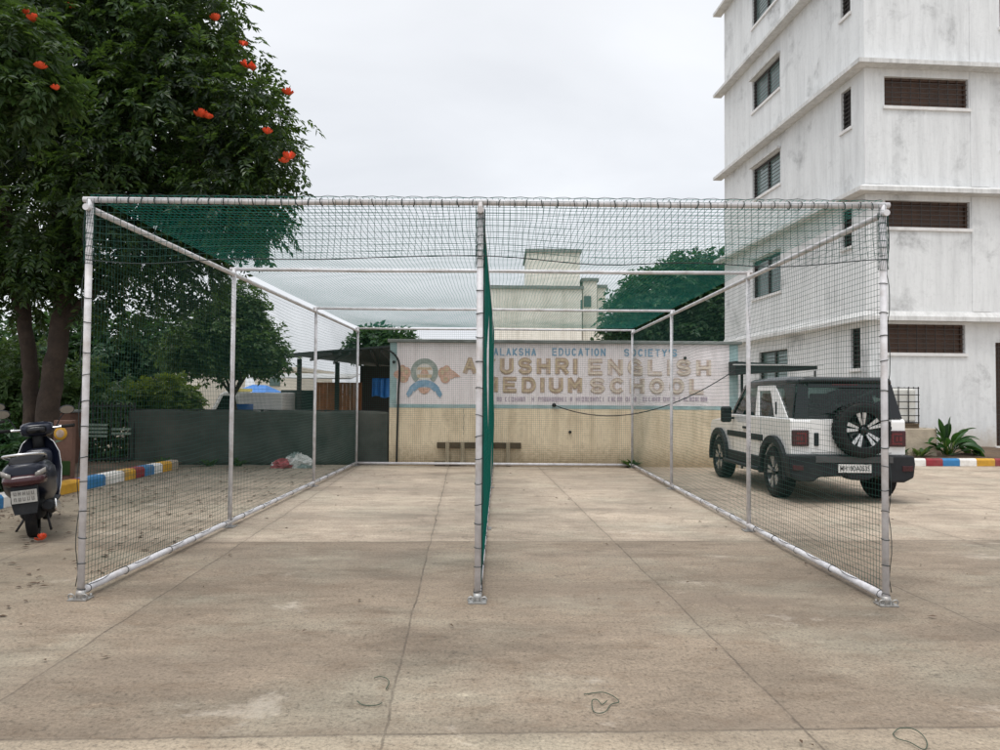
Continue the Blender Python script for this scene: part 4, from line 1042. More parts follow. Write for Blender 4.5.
    mb = MB(); mb.tube([(-.08, .42, .20), (-.20, .36, .02)], .012, 6); mb.tube([(.08, .42, .2), (.12, .30, .0)], .012, 6); mb.tube([(-.09, .42, .20), (.09, .42, .20)], .014, 6); mb.build('stand', M['iron'], S)
    return S
make_scooter('black and blue scooter parked beside the left cage post, rear towards the viewer', M['skin_b'], (-5.10, 7.98, 0), R(27), R(-5.5), R(2))
make_scooter('white scooter at the left edge, mostly out of view', M['skin_w'], (-6.80, 8.75, 0), R(14), R(-5), R(14))

# ------------------------------------------------------------------ foliage
def foliage(name, parent, lobes, n, L, leaf, pairs, mat, seed, droop=.35, shell=.5, wfac=.42):
    g = np.random.default_rng(seed)
    C = np.array([l[:3] for l in lobes], float); Rr = np.array([l[3] for l in lobes], float)
    SC = np.array([(l[4] if len(l) > 4 else 1.) for l in lobes])
    w = Rr ** 2 * SC; w /= w.sum(); k = g.choice(len(lobes), n, p=w)
    d = g.normal(size=(n, 3)); d /= np.linalg.norm(d, axis=1, keepdims=True)
    rad = Rr[k] * (shell + (1 - shell) * np.sqrt(g.random(n))) * (1 + .16 * np.sin(d[:, 0] * 5 + k) * np.cos(d[:, 2] * 6 + 2 * k) + .12 * g.normal(size=n))
    p = C[k] + d * rad[:, None] * np.array([1, 1, .85])
    # clump: pull to twig points
    ax = d * .7 + g.normal(size=(n, 3)) * .45; ax[:, 2] -= droop; ax /= np.linalg.norm(ax, axis=1, keepdims=True)
    up = np.array([0, 0, 1.]) + g.normal(size=(n, 3)) * .35 + d * .35
    sd = np.cross(ax, up); sd /= np.linalg.norm(sd, axis=1, keepdims=True) + 1e-9
    up = np.cross(sd, ax)
    Ls = L * g.uniform(.6, 1.2, n)
    K = 2 * pairs + 1
    base = np.empty((n, K, 3)); dr = np.empty((n, K, 3))
    for j in range(pairs):
        t = .25 + .7 * j / max(1, pairs - 1 if pairs > 1 else 1)
        q = p + ax * (Ls * t)[:, None] - np.array([0, 0, 1.]) * (Ls * t * t * .25)[:, None]
        for s, sg in ((0, -1), (1, 1)):
            base[:, 2 * j + s] = q; dr[:, 2 * j + s] = sd * sg * .85 + ax * .55
    base[:, -1] = p + ax * Ls[:, None] - np.array([0, 0, 1.]) * (Ls * .25)[:, None]; dr[:, -1] = ax
    dr += g.normal(size=dr.shape) * .18; dr[..., 2] -= .22
    dr /= np.linalg.norm(dr, axis=2, keepdims=True)
    nn = up[:, None, :] + g.normal(size=dr.shape) * .3
    ws = np.cross(dr, nn); ws /= np.linalg.norm(ws, axis=2, keepdims=True) + 1e-9
    nn = np.cross(ws, dr)
    ll = leaf * g.uniform(.65, 1.25, (n, K))[..., None]
    b = base; t_ = base + dr * ll - nn * ll * .12
    m_ = base + dr * ll * .45
    lft = m_ + ws * ll * wfac * .5 + nn * ll * .06; rgt = m_ - ws * ll * wfac * .5 + nn * ll * .06
    V = np.stack([b, lft, t_, rgt], 2).reshape(-1, 3); Q = np.arange(len(V)).reshape(-1, 4)
    return np_mesh(name, V, Q, mat, parent)

def trunk_tree(parent, stems):
    mb = MB()
    for pts, rs in stems:
        sp_ = smooth_pts(pts, 5); n = len(sp_); r_ = [np.interp(i / (n - 1), np.linspace(0, 1, len(rs)), rs) for i in range(n)]
        sp_ = [p + Vector((rng.gauss(0, .015), rng.gauss(0, .015), 0)) if 0 < i < n - 1 else p for i, p in enumerate(sp_)]
        mb.tube(sp_, r_, 10)
    return mb.build('trunk', M['bark'], parent)

def flower(parent, c, s, seed):
    rr = random.Random(seed); mb = MB(); c = Vector(c)
    for i in range(9):
        a = rr.uniform(0, 6.28); e = rr.uniform(.1, 1.0); d = Vector((math.cos(a) * math.cos(e), math.sin(a) * math.cos(e) - .3, math.sin(e))).normalized()
        sd = d.cross(Vector((0, 0, 1))).normalized(); up = sd.cross(d); w = s * .32
        p0, p1, p2 = c, c + d * s * .6, c + d * s + up * s * .1
        vs = [p0 - sd * w * .25, p0 + sd * w * .25, p1 - sd * w + up * w * .5, p1 + sd * w + up * w * .5, p2 - sd * w * .7 + up * w * .8, p2 + sd * w * .7 + up * w * .8, p1 - up * w * .15, p2]
        mb.add(vs, [(0, 1, 6), (0, 6, 2), (1, 3, 6), (2, 6, 7, 4), (6, 3, 5, 7)], True)
    return mb.build('flower', M['flower'], parent, fixn=False)

def lobe(px, py, rpx, Y, w=1.): p = P(px, py, Y); return (p.x, p.y, p.z, rpx / F * Y, w)
big = thing('flowering_tree', 'large dark green tree with red orange flowers rising over the left of the cage', 'tree', (P(48, 440, 13.2).x, 13.2, 0))
bo = Vector(big.location)
def rel(ls, o): return [(l[0] - o.x, l[1] - o.y, l[2] - o.z, *l[3:]) for l in ls]
LB = [lobe(70, 45, 80, 13), lobe(150, 30, 75, 13), lobe(193, 75, 62, 12.8), lobe(252, 128, 42, 12.6), lobe(232, 180, 52, 12.8), lobe(240, 105, 42, 12.6), lobe(268, 152, 30, 12.5), lobe(262, 195, 30, 12.6),
      lobe(150, 120, 66, 12.6), lobe(80, 130, 70, 12.8), lobe(15, 110, 60, 13), lobe(200, 10, 40, 12.8), lobe(25, 225, 62, 13, .9), lobe(105, 235, 48, 13.4, .7), lobe(165, 215, 48, 13.2), lobe(215, 225, 42, 13, 1), lobe(262, 228, 26, 12.9), lobe(140, 275, 42, 13.6, .65), lobe(70, 285, 30, 13.8, .5), lobe(185, 265, 36, 13.4, .7), lobe(10, 280, 45, 13.6, .8), lobe(115, 310, 26, 14, .6), lobe(160, 320, 24, 14, .55),
      lobe(45, 255, 34, 12.6, .8), lobe(90, 290, 26, 13, .6), lobe(200, 285, 26, 13.2, .5), lobe(150, 245, 40, 12.9, .8), lobe(110, 185, 58, 12.5), lobe(20, 265, 34, 12.8, .8),
      lobe(60, -70, 110, 13.4), lobe(150, -60, 80, 13.4), lobe(-60, 20, 100, 13.4), lobe(-80, 160, 90, 13.4), lobe(90, 60, 90, 15.5), lobe(170, 120, 80, 15.5), lobe(20, 180, 80, 16), lobe(205, 190, 60, 15)]
foliage('crown', big, rel(LB, bo), 14500, .34, .132, 5, M['leaf'], 1)
LN = [lobe(18, 40, 34, 9.6), lobe(40, 85, 22, 9.6), lobe(10, 80, 34, 9.6), lobe(-30, 40, 45, 9.8), lobe(-40, 100, 40, 9.8)]
foliage('near_bough', big, rel(LN, bo), 900, .34, .14, 5, M['leaf_b'], 2)
b0_ = bo
def R3(px, py, Y): return P(px, py, Y) - bo
g0 = Vector((R3(30, 460, 13.3).x, .1, -.05)); g1 = Vector((R3(44, 460, 13.1).x, -.05, -.05))
trunk_tree(big, [
    ([g0, R3(31, 400, 13.3), R3(27, 340, 13.3), R3(20, 280, 13.4), R3(5, 200, 13.5), R3(-10, 120, 13.6)], [.17, .14, .13, .11, .09, .05]),
    ([g1, R3(50, 400, 13.1), R3(58, 340, 13.1), R3(68, 270, 13.2), R3(74, 200, 13.2), R3(78, 130, 13.2), R3(85, 40, 13.2)], [.23, .19, .17, .15, .13, .11, .06]),
    ([R3(68, 270, 13.2), R3(95, 215, 13.1), R3(120, 165, 13), R3(140, 100, 13), R3(165, 30, 13)], [.14, .12, .10, .08, .03]),
    ([R3(110, 190, 13.05), R3(150, 170, 12.9), R3(200, 160, 12.8), R3(245, 150, 12.7)], [.08, .06, .05, .02]),
    ([R3(60, 330, 13.1), R3(95, 290, 13.3), R3(140, 262, 13.4), R3(200, 235, 13.2)], [.10, .08, .06, .02]),
    ([R3(72, 220, 13.2), R3(50, 170, 13), R3(30, 110, 12), R3(25, 60, 10.2), R3(10, 50, 9.6)], [.09, .08, .06, .04, .02]),
    ([R3(24, 300, 13.35), R3(50, 240, 13.6), R3(60, 180, 13.8)], [.08, .06, .02]),
    ([R3(26, 320, 13.3), R3(0, 270, 13.0), R3(-25, 230, 13)], [.08, .06, .02])])
for i, (px, py, Y, s) in enumerate(((34, 22, 9.2, .17), (27, 15, 9.25, .12), (41, 69, 9.25, .15), (56, 90, 9.3, .12), (201, 117, 11.6, .22), (209, 119, 11.6, .15), (216, 21, 12.2, .20), (247, 68, 12, .22), (243, 46, 12.1, .16), (252, 70, 12, .16), (288, 95, 12.1, .20), (267, 134, 11.8, .18), (289, 160, 11.9, .24), (284, 163, 11.9, .16), (70, 8, 12, .14))):
    flower(big, P(px, py, Y) - bo, s * .60, i)

def tree(name, label, cat, base, lobes, n, L, leaf, pairs, mat, seed, stems, wfac=.5, group=None, droop=.3):
    t = thing(name, label, cat, base, 0, group); o = Vector(base)
    foliage('crown', t, rel(lobes, o), n, L, leaf, pairs, mat, seed, droop=droop, wfac=wfac)
    mb = MB()
    for pts, rs in stems:
        sp_ = smooth_pts([Vector(p) - o for p in pts], 4); n_ = len(sp_); mb.tube(sp_, [np.interp(i / (n_ - 1), np.linspace(0, 1, len(rs)), rs) for i in range(n_)], 8)
    mb.build('trunk', M['bark'], t); return t
def stem_to(b, lobes, r, lean=.5):
    b = Vector(b); out = []
    c = sum((Vector(l[:3]) for l in lobes), Vector()) / len(lobes); fork = b.lerp(Vector((c.x, c.y, c.z)), lean)
    out.append(([b + Vector((0, 0, -.05)), b.lerp(fork, .5) + Vector((.05, 0, 0)), fork], [r, r * .8, r * .65]))
    for l in lobes[:7]: out.append(([fork, fork.lerp(Vector(l[:3]), .5) + Vector((0, 0, .1)), Vector(l[:3])], [r * .55, r * .35, r * .12]))
    return out
Y_ = 20.5
L2 = [lobe(232, 325, 30, Y_), lobe(205, 338, 26, Y_), lobe(258, 346, 24, Y_), lobe(225, 350, 24, Y_), lobe(195, 358, 14, Y_), lobe(262, 358, 12, Y_, .8), lobe(240, 300, 20, Y_), lobe(180, 350, 18, Y_, .7), lobe(276, 360, 12, Y_, .6)]
b = (P(237, 400, Y_).x, Y_, 0); tree('spreading_tree', 'mid sized green tree behind the dark net fence, left of the shed', 'tree', b, L2, 3300, .26, .15, 3, M['leaf2'], 11, stem_to(b, L2, .09))
Y_ = 18.2
L3 = [lobe(140, 398, 17, Y_), lobe(168, 392, 18, Y_), lobe(188, 398, 12, Y_), lobe(155, 408, 18, Y_), lobe(183, 410, 13, Y_), lobe(125, 405, 15, Y_)]
b = (P(170, 440, Y_).x, Y_, 0); tree('yellow_green_bush', 'yellow green bush rising behind the left end of the net fence', 'bush', b, L3, 1700, .2, .12, 3, M['leaf3'], 12, stem_to(b, L3, .06))
Y_ = 35.0
L4 = [lobe(655, 300, 36, Y_), lobe(690, 285, 32, Y_), lobe(625, 318, 22, Y_), lobe(712, 310, 40, Y_), lobe(665, 330, 34, Y_), lobe(720, 280, 26, Y_), lobe(675, 275, 18, Y_), lobe(632, 338, 22, Y_, .9), lobe(745, 300, 40, Y_), lobe(695, 340, 40, Y_), lobe(640, 288, 14, Y_, .7), lobe(700, 268, 14, Y_, .7)]
b = (P(690, 396, Y_).x, Y_, 0); tree('dense_tree', 'dense dark tree behind the wall between the two buildings', 'tree', b, L4, 5200, .5, .30, 3, M['leaf4'], 13, stem_to(b, L4, .3))
Y_ = 30.0
L5 = [lobe(378, 341, 12, Y_), lobe(362, 345, 10, Y_), lobe(397, 341, 10, Y_), lobe(385, 350, 16, Y_), lobe(410, 346, 9, Y_)]
b = (P(380, 396, Y_).x, Y_, 0); tree('distant_tree', 'dark tree top showing above the shed roof and wall', 'tree', b, L5, 900, .4, .24, 3, M['leaf4'], 14, stem_to(b, L5, .12))
Y_ = 17.2
L6 = [lobe(15, 370, 36, Y_), lobe(40, 395, 30, Y_), lobe(5, 410, 36, Y_), lobe(70, 400, 26, Y_), lobe(95, 408, 22, Y_), lobe(40, 430, 30, Y_), lobe(-30, 400, 40, Y_), lobe(78, 372, 20, Y_, .6), lobe(112, 395, 18, Y_, .8), lobe(100, 442, 22, Y_), lobe(126, 442, 16, Y_), lobe(82, 450, 18, Y_)]
b = (P(30, 450, Y_).x, Y_, 0); tree('leafy_shrub', 'tall leafy shrub behind the scooter and the twin tree trunks', 'bush', b, L6, 3000, .24, .15, 3, M['leaf2'], 15, stem_to(b, L6, .07))
Y_ = 24.0
L7 = [lobe(110, 350, 34, Y_), lobe(150, 345, 28, Y_), lobe(60, 345, 36, Y_), lobe(10, 340, 30, Y_, .7), lobe(130, 385, 30, Y_), lobe(85, 385, 34, Y_), lobe(175, 330, 18, Y_, .5)]
b = (P(105, 410, Y_).x, Y_, 0); tree('background_tree', 'dark green tree seen through the cage behind the iron railing', 'tree', b, L7, 2600, .34, .22, 3, M['leaf4'], 16, stem_to(b, L7, .16))
Y_ = 11.0
L8 = [lobe(-5, 465, 30, Y_), lobe(20, 455, 18, Y_), lobe(-30, 440, 30, Y_)]
b = (P(0, 490, Y_).x, Y_, 0.05); tree('low_hedge', 'dark low hedge plant in the bed behind the scooter', 'bush', b, L8, 900, .2, .12, 3, M['leaf4'], 17, stem_to(b, L8, .04))

# ------------------------------------------------------------------ left boundary: net fence, railing, pillar
fc = thing('shade_net_fence', 'low fence hung with dark green shade net behind the cage', 'fence')
fx0, fy0, fx1, fy1 = -8.15, 15.95, -2.53, 16.42
mb = MB(); nx, nz = 150, 14; vs = []
for j in range(nz + 1):
    for i in range(nx + 1):
        t = i / nx; z = 1.22 * j / nz; x = fx0 + (fx1 - fx0) * t; y = fy0 + (fy1 - fy0) * t
        wv = .05 * math.sin(t * 34 + 1.3 * math.sin(t * 11)) * (.5 + .5 * math.sin(j * .35)) + .03 * mnoise.noise(Vector((x * 2, z * 1.5, 0))) + .02 * mnoise.noise(Vector((x * 6, z * 2.5, 4)))
        top = -.03 * (1 - abs(math.sin(t * math.pi * 4))) if j == nz else 0
        vs.append((x, y - .06 + wv, z + top + .01))
mb.add(vs, [(j * (nx + 1) + i, j * (nx + 1) + i + 1, (j + 1) * (nx + 1) + i + 1, (j + 1) * (nx + 1) + i) for j in range(nz) for i in range(nx)], True)
cl = mb.build('net_cloth', M['shade'], fc); so = cl.modifiers.new('s', 'SOLIDIFY'); so.thickness = .004
for i in range(5):
    t = i / 4; mb = MB(); mb.tube([(fx0 + (fx1 - fx0) * t, fy0 + (fy1 - fy0) * t + .05, 0), (fx0 + (fx1 - fx0) * t, fy0 + (fy1 - fy0) * t + .05, 1.24)], .03, 8); mb.build('post', M['iron'], fc)
mb = MB(); mb.tube([(fx0, fy0 + .02, 1.225), (fx1, fy1 + .02, 1.225)], .014, 6); mb.build('top_wire', M['iron'], fc)

rl = thing('iron_railing', 'black iron bar railing with pale green slats behind the painted kerb', 'railing')
r0, r1 = P(78, 440, 15.6), P(134, 440, 15.9)
mb = MB(); nb = 13
for i in range(nb):
    t = i / (nb - 1); x, y = r0.x + (r1.x - r0.x) * t, r0.y + (r1.y - r0.y) * t
    mb.tube([(x, y, .05), (x, y, 1.38)], .013, 6)
mb.build('bars', M['iron'], rl)
mb = MB()
for z in (.15, 1.30): mb.bar((r0.x, r0.y, z), (r1.x, r1.y, z), .03, .04)
mb.build('rail', M['iron'], rl)
for z in (.66, .74, .82, .90):
    mb = MB(); mb.bar((r0.x + .05, r0.y - .04, z), (r0.x + (r1.x - r0.x) * .55, r0.y + .10, z - .01), .015, .05); mb.build('slat', M['greypaint'], rl)
for z in (.70, .80):
    mb = MB(); mb.bar((r0.x + (r1.x - r0.x) * .62, r0.y + .12, z), (r1.x - .05, r1.y - .04, z), .015, .05); mb.build('slat', M['greypaint'], rl)
pi_ = thing('painted_pillar', 'reddish brown gate pillar with yellow painted disc beside the tree trunks', 'pillar', (P(66, 450, 15.4).x, 15.4, 0))
mb = MB(); mb.box(-.20, .20, -.2, .2, 0, 1.16); mb.build('shaft', M['pillar'], pi_, .02)
mb = MB(); mb.box(-.24, .24, -.24, .24, 1.162, 1.22); mb.build('cap', M['coping'], pi_, .015)
pw = thing('painted_low_wall', 'short painted wall with yellow sunflower disc behind the scooter', 'wall', (P(64, 450, 12.5).x, 12.5, .05))
mb = MB(); mb.box(-.16, .17, -.06, .06, -.05, 1.06); mb.build('wall', M['pillar'], pw, .02)
mb = MB(); mb.lathe([(0, -.012), (.10, -.012), (.115, -.0), ], (-.03, -.061, .83), 'y', 22); mb.build('painted_disc', M['ky'], pw)
mb = MB(); mb.lathe([(0, -.016), (.06, -.016), (.07, -.012)], (-.03, -.062, .83), 'y', 16); mb.build('painted_heart', M['tbrown'], pw)
mb = MB(); mb.box(-.14, .15, -.072, -.0615, .12, .36); mb.build('painted_grass', M['leaf2'], pw)

# cloth bundle
cb = thing('cloth_bundle', 'heap of white, grey and red cloth dumped against the net fence', 'cloth heap', (P(292, 465, 15.75).x, 15.72, 0))
def heap(name, cx, cy, rx, ry, h, mat, seed):
    mb = MB(); n, k = 26, 9; vs = []; rr = random.Random(seed); o = Vector((rr.uniform(0, 50), rr.uniform(0, 50), 0))
    for j in range(k + 1):
        f = j / k
        for i in range(n):
            a = 2 * math.pi * i / n; c, s = math.cos(a), math.sin(a); rr_ = math.cos(f * math.pi / 2) ** .6
            nz = 1 + .6 * mnoise.noise(Vector((c * 1.6, s * 1.6, f * 2)) + o) + .4 * mnoise.noise(Vector((c * 5, s * 5, f * 5)) + o)
            vs.append((cx + rx * c * rr_ * nz, cy + ry * s * rr_ * nz, max(0, h * math.sin(f * math.pi / 2) * (.85 + .5 * mnoise.noise(Vector((c * 2.5, s * 2.5, f * 4)) + o)))))
    mb.add(vs, [(j * n + i, j * n + (i + 1) % n, (j + 1) * n + (i + 1) % n, (j + 1) * n + i) for j in range(k) for i in range(n)], False)
    mb.build(name, mat, cb)
heap('red_cloth', -.16, -.08, .26, .14, .19, M['clothr'], 1); heap('white_cloth', .14, .0, .28, .16, .28, M['clothw'], 2); heap('grey_cloth', .02, .05, .22, .14, .31, M['clothg'], 3); heap('white_rag', -.26, -.03, .16, .11, .14, M['clothw'], 5); heap('dark_cloth', .26, -.07, .20, .10, .15, M['clothg'], 4)

# ------------------------------------------------------------------ shed, truck, drum and tarp behind the fence
shd = thing('open_shed', 'open sided shed with dark sloping roof behind the net fence', 'shed')
mb = MB()
ra, rb, rc, rd = P(388, 347, 18.6), P(332, 351.5, 19.0), P(288, 355.5, 23.5), P(388, 356, 24.5)
ra = Vector((-2.62, 17.6, 2.76)); rb = Vector((-4.76, 20.5, 2.81)); rc = Vector((-6.9, 23.4, 2.86)); rd = Vector((-2.6, 24.5, 2.34))
top = [v + Vector((0, 0, .05)) for v in (ra, rb, rc, rd)]
mb.add([ra, rb, rc, rd] + top, [(0, 1, 2, 3), (4, 5, 6, 7), (0, 1, 5, 4), (1, 2, 6, 5), (2, 3, 7, 6), (3, 0, 4, 7)]); mb.build('roof', M['tin'], shd)
mb = MB()
for i in range(7):
    t = i / 6; mb.bar(ra.lerp(rb, t) + Vector((0, .05, -.06)), rd.lerp(rc, t) + Vector((0, -.05, -.06)), .05, .08)
mb.build('rafter', M['iron'], shd)
for (px, Y) in ((299, 22.8), (337, 22.6), (362, 23.5)):
    q = P(px, 396, Y); mb = MB(); mb.box(q.x - .06, q.x + .06, Y - .06, Y + .06, 0, 2.86 - max(0, q.x + 6.9) * .09 - .1); mb.build('post', M['iron'], shd)
q0, q1 = P(316, 384, 23.2), P(362, 384, 23.2)
mb = MB(); n = 12
for i in range(n): x = q0.x + (q1.x - q0.x) * i / n; mb.box(x, x + (q1.x - q0.x) / n - .012, 23.2, 23.24 + .01 * (i % 2), .2, 1.98)
mb.build('board_panel', M['brownwood'], shd)
q0, q1 = P(281, 392, 23.3), P(316, 392, 23.3); mb = MB(); mb.box(q0.x, q1.x - .01, 23.3, 23.36, .2, 1.72); mb.build('dark_panel', M['tin'], shd)
q0, q1 = P(362, 380, 23.0), P(393, 380, 23.0); mb = MB(); mb.box(q0.x, q1.x + .6, 23.0, 23.06, .1, 2.5); mb.build('back_panel', M['wdark'], shd)
q0, q1 = P(264, 379, 25.5), P(360, 379, 25.5); mb = MB(); mb.add([(q0.x, 23.9, 2.12), (q1.x, 23.9, 2.10), (q1.x, 25.5, 2.3), (q0.x, 25.5, 2.3), (q0.x, 23.9, 2.15), (q1.x, 23.9, 2.13), (q1.x, 25.5, 2.33), (q0.x, 25.5, 2.33)], [(0, 1, 2, 3), (4, 5, 6, 7), (0, 1, 5, 4), (1, 2, 6, 5), (2, 3, 7, 6), (3, 0, 4, 7)]); mb.build('lean_to_roof', M['tin2'], shd)
def hung(name, label, cat, px0, px1, pyt, pyb, Y, mat):
    a, b_ = P(px0, pyt, Y), P(px1, pyb, Y); mb = MB(); vs = []; n, k = 30, 8
    for j in range(k + 1):
        for i in range(n + 1):
            t = i / n; s = j / k; vs.append((a.x + (b_.x - a.x) * t, Y + .06 * math.sin(t * 22) * (1 - .5 * s) + .02 * math.sin(t * 50), a.z + (b_.z - a.z) * (1 - s) + .03 * math.sin(t * 7) * (1 - s)))
    mb.add(vs, [(j * (n + 1) + i, j * (n + 1) + i + 1, (j + 1) * (n + 1) + i + 1, (j + 1) * (n + 1) + i) for j in range(k) for i in range(n)], True)
    o = mb.build(name, mat); so = o.modifiers.new('s', 'SOLIDIFY'); so.thickness = .006; tag(o, label, cat); return o
hung('hanging_tarp', 'bright blue tarp hanging in the shed beside the cream wall', 'tarp', 372, 391, 378, 397, 20.4, M['bluetarp'])
def drum(px, py, Y, label):
    q = P(px, py, Y); mb = MB(); r, h = .27, q.z
    mb.lathe([(0, 0), (r, 0), (r, .3 * h), (r + .02, .32 * h), (r, .34 * h), (r, .65 * h), (r + .02, .67 * h), (r, .69 * h), (r, h), (r - .03, h), (r - .03, h - .02), (0, h - .02)], (q.x, Y, 0), 'z', 24)
    tag(mb.build('plastic_drum', M['drum']), label, 'drum')
drum(243.5, 404, 21.0, 'blue plastic drum in front of the white truck box')
# blue tent behind truck
bt = MB(); q0, q1 = P(239, 393, 26.5), P(273, 393, 26.5); zt = P(258, 384.5, 26.5).z; zb = q0.z
bt.add([(q0.x, 25.6, zb), (q1.x, 25.6, zb), (q1.x - .35, 26.8, zt - .02), (q0.x + .4, 26.8, zt), (q0.x, 28, zb), (q1.x, 28, zb)], [(0, 1, 2, 3), (3, 2, 5, 4), (0, 3, 4), (1, 5, 2)])
tn = thing('tarp_shelter', 'blue tarp shelter roof behind the white truck', 'shelter'); bt.build('tarp_roof', M['bluetarp'], tn)
for x in (q0.x + .05, q1.x - .05):
    for y in (25.7, 27.9):
        mb = MB(); mb.tube([(x, y, 0), (x, y, zb + .0)], .03, 6); mb.build('post', M['iron'], tn)
tr = thing('small_truck', 'small white truck with boxy cargo body behind the net fence', 'truck', (0, 0, 0))
TY = 22.0; xa, xb_, xc = P(206, 400, TY).x, P(236, 400, TY).x, P(283, 400, TY).x
zt_ = P(222, 391.5, TY).z; zbx = P(260, 392.5, TY).z
mb = MB(); mb.prism([(xa, .45), (xa, .95), (xa + .12, 1.02), (xa + .42, zt_ - .08), (xa + .55, zt_), (xb_, zt_), (xb_, .45)], 'xz', TY, TY + 1.45); cab = mb.build('cab', M['vanw'], tr, .04)
mb = MB(); mb.add([(xa + .16, TY + .08, 1.06), (xa + .16, TY + 1.37, 1.06), (xa + .42, TY + 1.37, zt_ - .10), (xa + .42, TY + .08, zt_ - .10)], [(0, 1, 2, 3)]); mb.build('windscreen', M['gloss_k'], tr, M=Matrix.Translation((-.035, 0, .01)))
mb = MB(); mb.prism([(xa + .30, 1.08), (xa + .52, zt_ - .12), (xb_ - .12, zt_ - .12), (xb_ - .12, 1.08)], 'xz', TY - .006, TY - .001); mb.build('side_window', M['gloss_k'], tr)
mb = MB(); mb.box(xa + .6, xb_ + .05, TY + .1, TY + 1.3, zt_ + .002, zt_ + .10); mb.build('roof_board', M['vany'], tr, .01)
mb = MB(); mb.box(xb_ + .1, xc, TY - .08, TY + 1.53, .62, zbx); mb.build('cargo_box', M['vanw'], tr, .02)
mb = MB(); mb.box(xa + .1, xc, TY + .2, TY + 1.25, .38, .60); mb.build('chassis', M['iron'], tr)
for x in (xa + .55, xc - .5):
    for y in (TY + .10, TY + 1.35):
        mb = MB(); mb.lathe(tyre_prof(.28, .16), (0, 0, 0), 'y', 24); mb.lathe([(.185, -.06), (.1, -.04), (0, -.04)], axis='y', n=16); mb.lathe([(.185, .06), (.1, .04), (0, .04)], axis='y', n=16)
        mb.build('wheel', M['rubber'], tr, M=Matrix.Translation((x, y, .28)))

# ------------------------------------------------------------------ far buildings
def far_block(name, label, Y, boxes, wins, mat, depth=10):
    o = thing(name, label, 'building', (0, 0, 0))
    for k, (x0, x1, yt, dy, d_) in enumerate(boxes):
        a, b_ = P(x0, yt, Y + dy), P(x1, yt, Y + dy)
        mb = MB(); mb.box(a.x, b_.x, Y + dy, Y + dy + d_, 0, (a.z + b_.z) / 2); w = mb.build('wall', mat, o)
        mb = MB(); z = (a.z + b_.z) / 2; mb.box(a.x - .12, b_.x + .12, Y + dy - .12, Y + dy + d_ + .12, z + .002, z + .22); mb.build('roof_slab', M['coping'] if mat is M['beige'] else M['beige2'], o)
    for (x0, x1, yt, yb, dy) in wins:
        a, b_ = P(x0, yt, Y + dy), P(x1, yb, Y + dy); mb = MB(); mb.box(a.x, b_.x, Y + dy - .05, Y + dy - .003, b_.z, a.z); mb.build('window', M['farwin'], o)
    return o
far_block('distant_building', 'beige flat roofed building with stair tower beyond the wall', 48, [(489, 582, 289, 0, 9), (527, 580, 252.5, .6, 5), (583, 597, 281.5, 1.2, 6), (597.5, 605.5, 288, 1.5, 6)], [(580.5, 582, 300, 312, -.4), (584, 591, 296, 307, 1.2), (598.5, 603, 308, 315, 1.5)], M['beige'])
far_block('pale_house', 'pale house wall glimpsed between the trees left of the cage', 44, [(118, 200, 340, 0, 8)], [(150, 160, 352, 366, 0), (180, 188, 352, 366, 0)], M['beige2'])
far_block('low_pale_house', 'low pale house beyond the shed, right of the green tree', 40, [(255, 299, 371, 0, 8)], [(270, 280, 377, 386, 0)], M['beige2'])

# ------------------------------------------------------------------ small things on the ground
def twine(label, px, py, pts, r=.0024):
    t0 = (0 - H); 
    def G(px, py):
        a = P(px, py, 1.0); s = H / (H - a.z); return Vector((a.x * s, s, .006))
    mb = MB(); mb.tube(smooth_pts([G(*q) + Vector((0, 0, rng.uniform(0, .012))) for q in pts], 6), r, 6)
    tag(mb.build('twine_offcut', M['twine']), label, 'twine', 'green twine offcuts on the concrete')
twine('hooked scrap of green twine beside the concrete joint, near the centre front', 0, 0, [(374, 681), (380, 679), (386, 681), (389, 685), (387, 689), (386, 691), (389, 687)])
twine('short wavy scrap of green twine left of the centre joint', 0, 0, [(357, 704), (362, 706), (370, 707), (378, 707), (382, 704)])
twine('looped scrap of green twine on the brown slab right of centre', 0, 0, [(584, 696), (592, 694.5), (603, 695), (613, 699), (619, 705), (611, 706), (606, 714), (599, 716), (593, 712), (592, 704), (597, 703), (602, 706), (607, 704)])
twine('oval loop of green twine at the lower right front', 0, 0, [(893, 736), (899, 731), (911, 732), (921, 737), (927, 744), (924, 752), (910, 745), (898, 741), (893, 736)])
def gpt(px, py): a = P(px, py, 1.0); s = H / (H - a.z); return Vector((a.x * s, s, 0))
ff = thing('fallen_flower', 'fallen bright red flower on the ground beside the scooter', 'flower', gpt(42, 542)); fo = flower(ff, (0, 0, .02), .075, 3); fo.name = 'petals'
g = np.random.default_rng(5); n = 1100
xs = np.concatenate([g.uniform(-7, -3.3, 640), -6.7 + np.abs(g.normal(0, .5, 260)), g.uniform(-6, 7, 200)]); ys = np.concatenate([g.uniform(5.0, 15.6, 640), g.uniform(6, 15.4, 260), g.uniform(3.2, 16, 200)])
an = g.uniform(0, 6.28, n); ln = g.uniform(.015, .055, n) * np.where(np.arange(n) < 900, 1, .6); wd = ln * g.uniform(.25, .5, n)
c, s = np.cos(an), np.sin(an); z = .006 + g.uniform(0, .012, n)
V = np.stack([np.stack([xs - c * ln, ys - s * ln, z], 1), np.stack([xs - s * wd, ys + c * wd, z + .008], 1), np.stack([xs + c * ln, ys + s * ln, z + g.uniform(-.004, .01, n)], 1), np.stack([xs + s * wd, ys - c * wd, z + .006], 1)], 1).reshape(-1, 3)
o = np_mesh('fallen_leaves', V, np.arange(len(V)).reshape(-1, 4), M['dry']); o['kind'] = 'stuff'; o['label'] = 'dry brown leaf litter scattered over the concrete near the tree'; o['category'] = 'leaf litter'

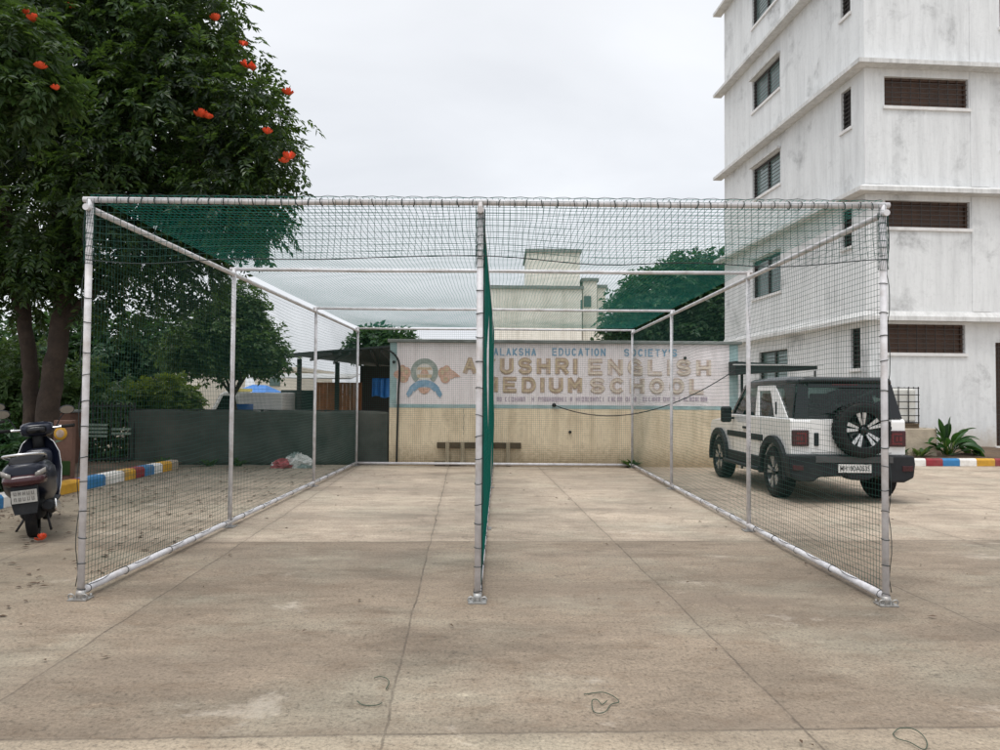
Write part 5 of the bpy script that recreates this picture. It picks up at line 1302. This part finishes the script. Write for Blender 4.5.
# ------------------------------------------------------------------ world, sun, camera
w = bpy.data.worlds.new('World'); scn.world = w; w.use_nodes = True
t = NT(w); bg = t.n['Background']
EL, AZ = R(70), R(205)
sky = t.node('ShaderNodeTexSky'); sky.sky_type = 'NISHITA'; sky.sun_disc = False; sky.sun_elevation = EL; sky.sun_rotation = AZ; sky.dust_density = 3; sky.air_density = 1
tc = t.node('ShaderNodeTexCoord'); dv = tc.outputs['Generated']
sx = t.node('ShaderNodeSeparateXYZ'); t.link(dv, sx.inputs[0])
zz = t.math('MAXIMUM', sx.outputs[2], .0)
pj = t.node('ShaderNodeVectorMath'); pj.operation = 'DIVIDE'; cz = t.node('ShaderNodeCombineXYZ'); zp = t.math('ADD', zz, .35)
for i in range(3): t.link(zp, cz.inputs[i])
t.link(dv, pj.inputs[0]); t.link(cz.outputs[0], pj.inputs[1])
n1 = t.noise(1.1, t.mapping(pj.outputs[0], (1, 1.5, 1), (.4, .2, 0)), 5, .5, .4)
cloud = t.mix(t.ramp(n1, [(.34, 0.), (.66, 1.)]), (5.65, 5.85, 6.2), (7.15, 7.35, 7.65))
top = t.ramp(sx.outputs[2], [(.30, 0.), (.62, 1.)])
cloud = t.mix(t.math('MULTIPLY', top, .55), cloud, (6.1, 6.15, 6.35))
hz = t.ramp(sx.outputs[2], [(.0, 1.), (.12, 0.)])
cloud = t.mix(t.math('MULTIPLY', hz, .5), cloud, (5.7, 5.95, 6.3))
zb = t.math('MULTIPLY_ADD', t.ramp(sx.outputs[2], [(.50, 0.), (.95, 1.)]), 1.15, 1.0)   # overcast sky is brighter towards the zenith
vm = t.node('ShaderNodeVectorMath'); vm.operation = 'SCALE'; t.link(cloud, vm.inputs[0]); t.link(zb, vm.inputs['Scale']); cloud = vm.outputs[0]
c = t.mix(.95, sky.outputs[0], cloud)
t.link(c, bg.inputs[0]); bg.inputs[1].default_value = .1

sd = bpy.data.lights.new('sun', 'SUN'); sd.energy = 1.3; sd.angle = R(26); sd.color = (1, .975, .94)
so = bpy.data.objects.new('sun', sd); COL.objects.link(so)
# direction to the sun: azimuth measured like the sky texture (clockwise from +Y)
dirv = Vector((math.sin(AZ) * math.cos(EL), math.cos(AZ) * math.cos(EL), math.sin(EL)))
so.rotation_euler = dirv.to_track_quat('Z', 'Y').to_euler(); so.location = (0, -5, 20)

cd = bpy.data.cameras.new('camera'); cam = bpy.data.objects.new('camera', cd); COL.objects.link(cam)
cd.sensor_width = 36; cd.lens = 36 * F / 1000; cd.clip_end = 2000; cd.clip_start = .05
cam.location = (0, 0, H); cam.rotation_euler = (Matrix.Rotation(math.pi / 2 + TH, 3, 'X') @ Matrix.Rotation(RO, 3, 'Z')).to_euler()
scn.camera = cam
vs_ = scn.view_settings; vs_.view_transform = 'Standard'; vs_.look = 'None'; vs_.exposure = .54; vs_.gamma = 1; vs_.use_curve_mapping = False
scn.cycles.max_bounces = 8; scn.cycles.transparent_max_bounces = 16
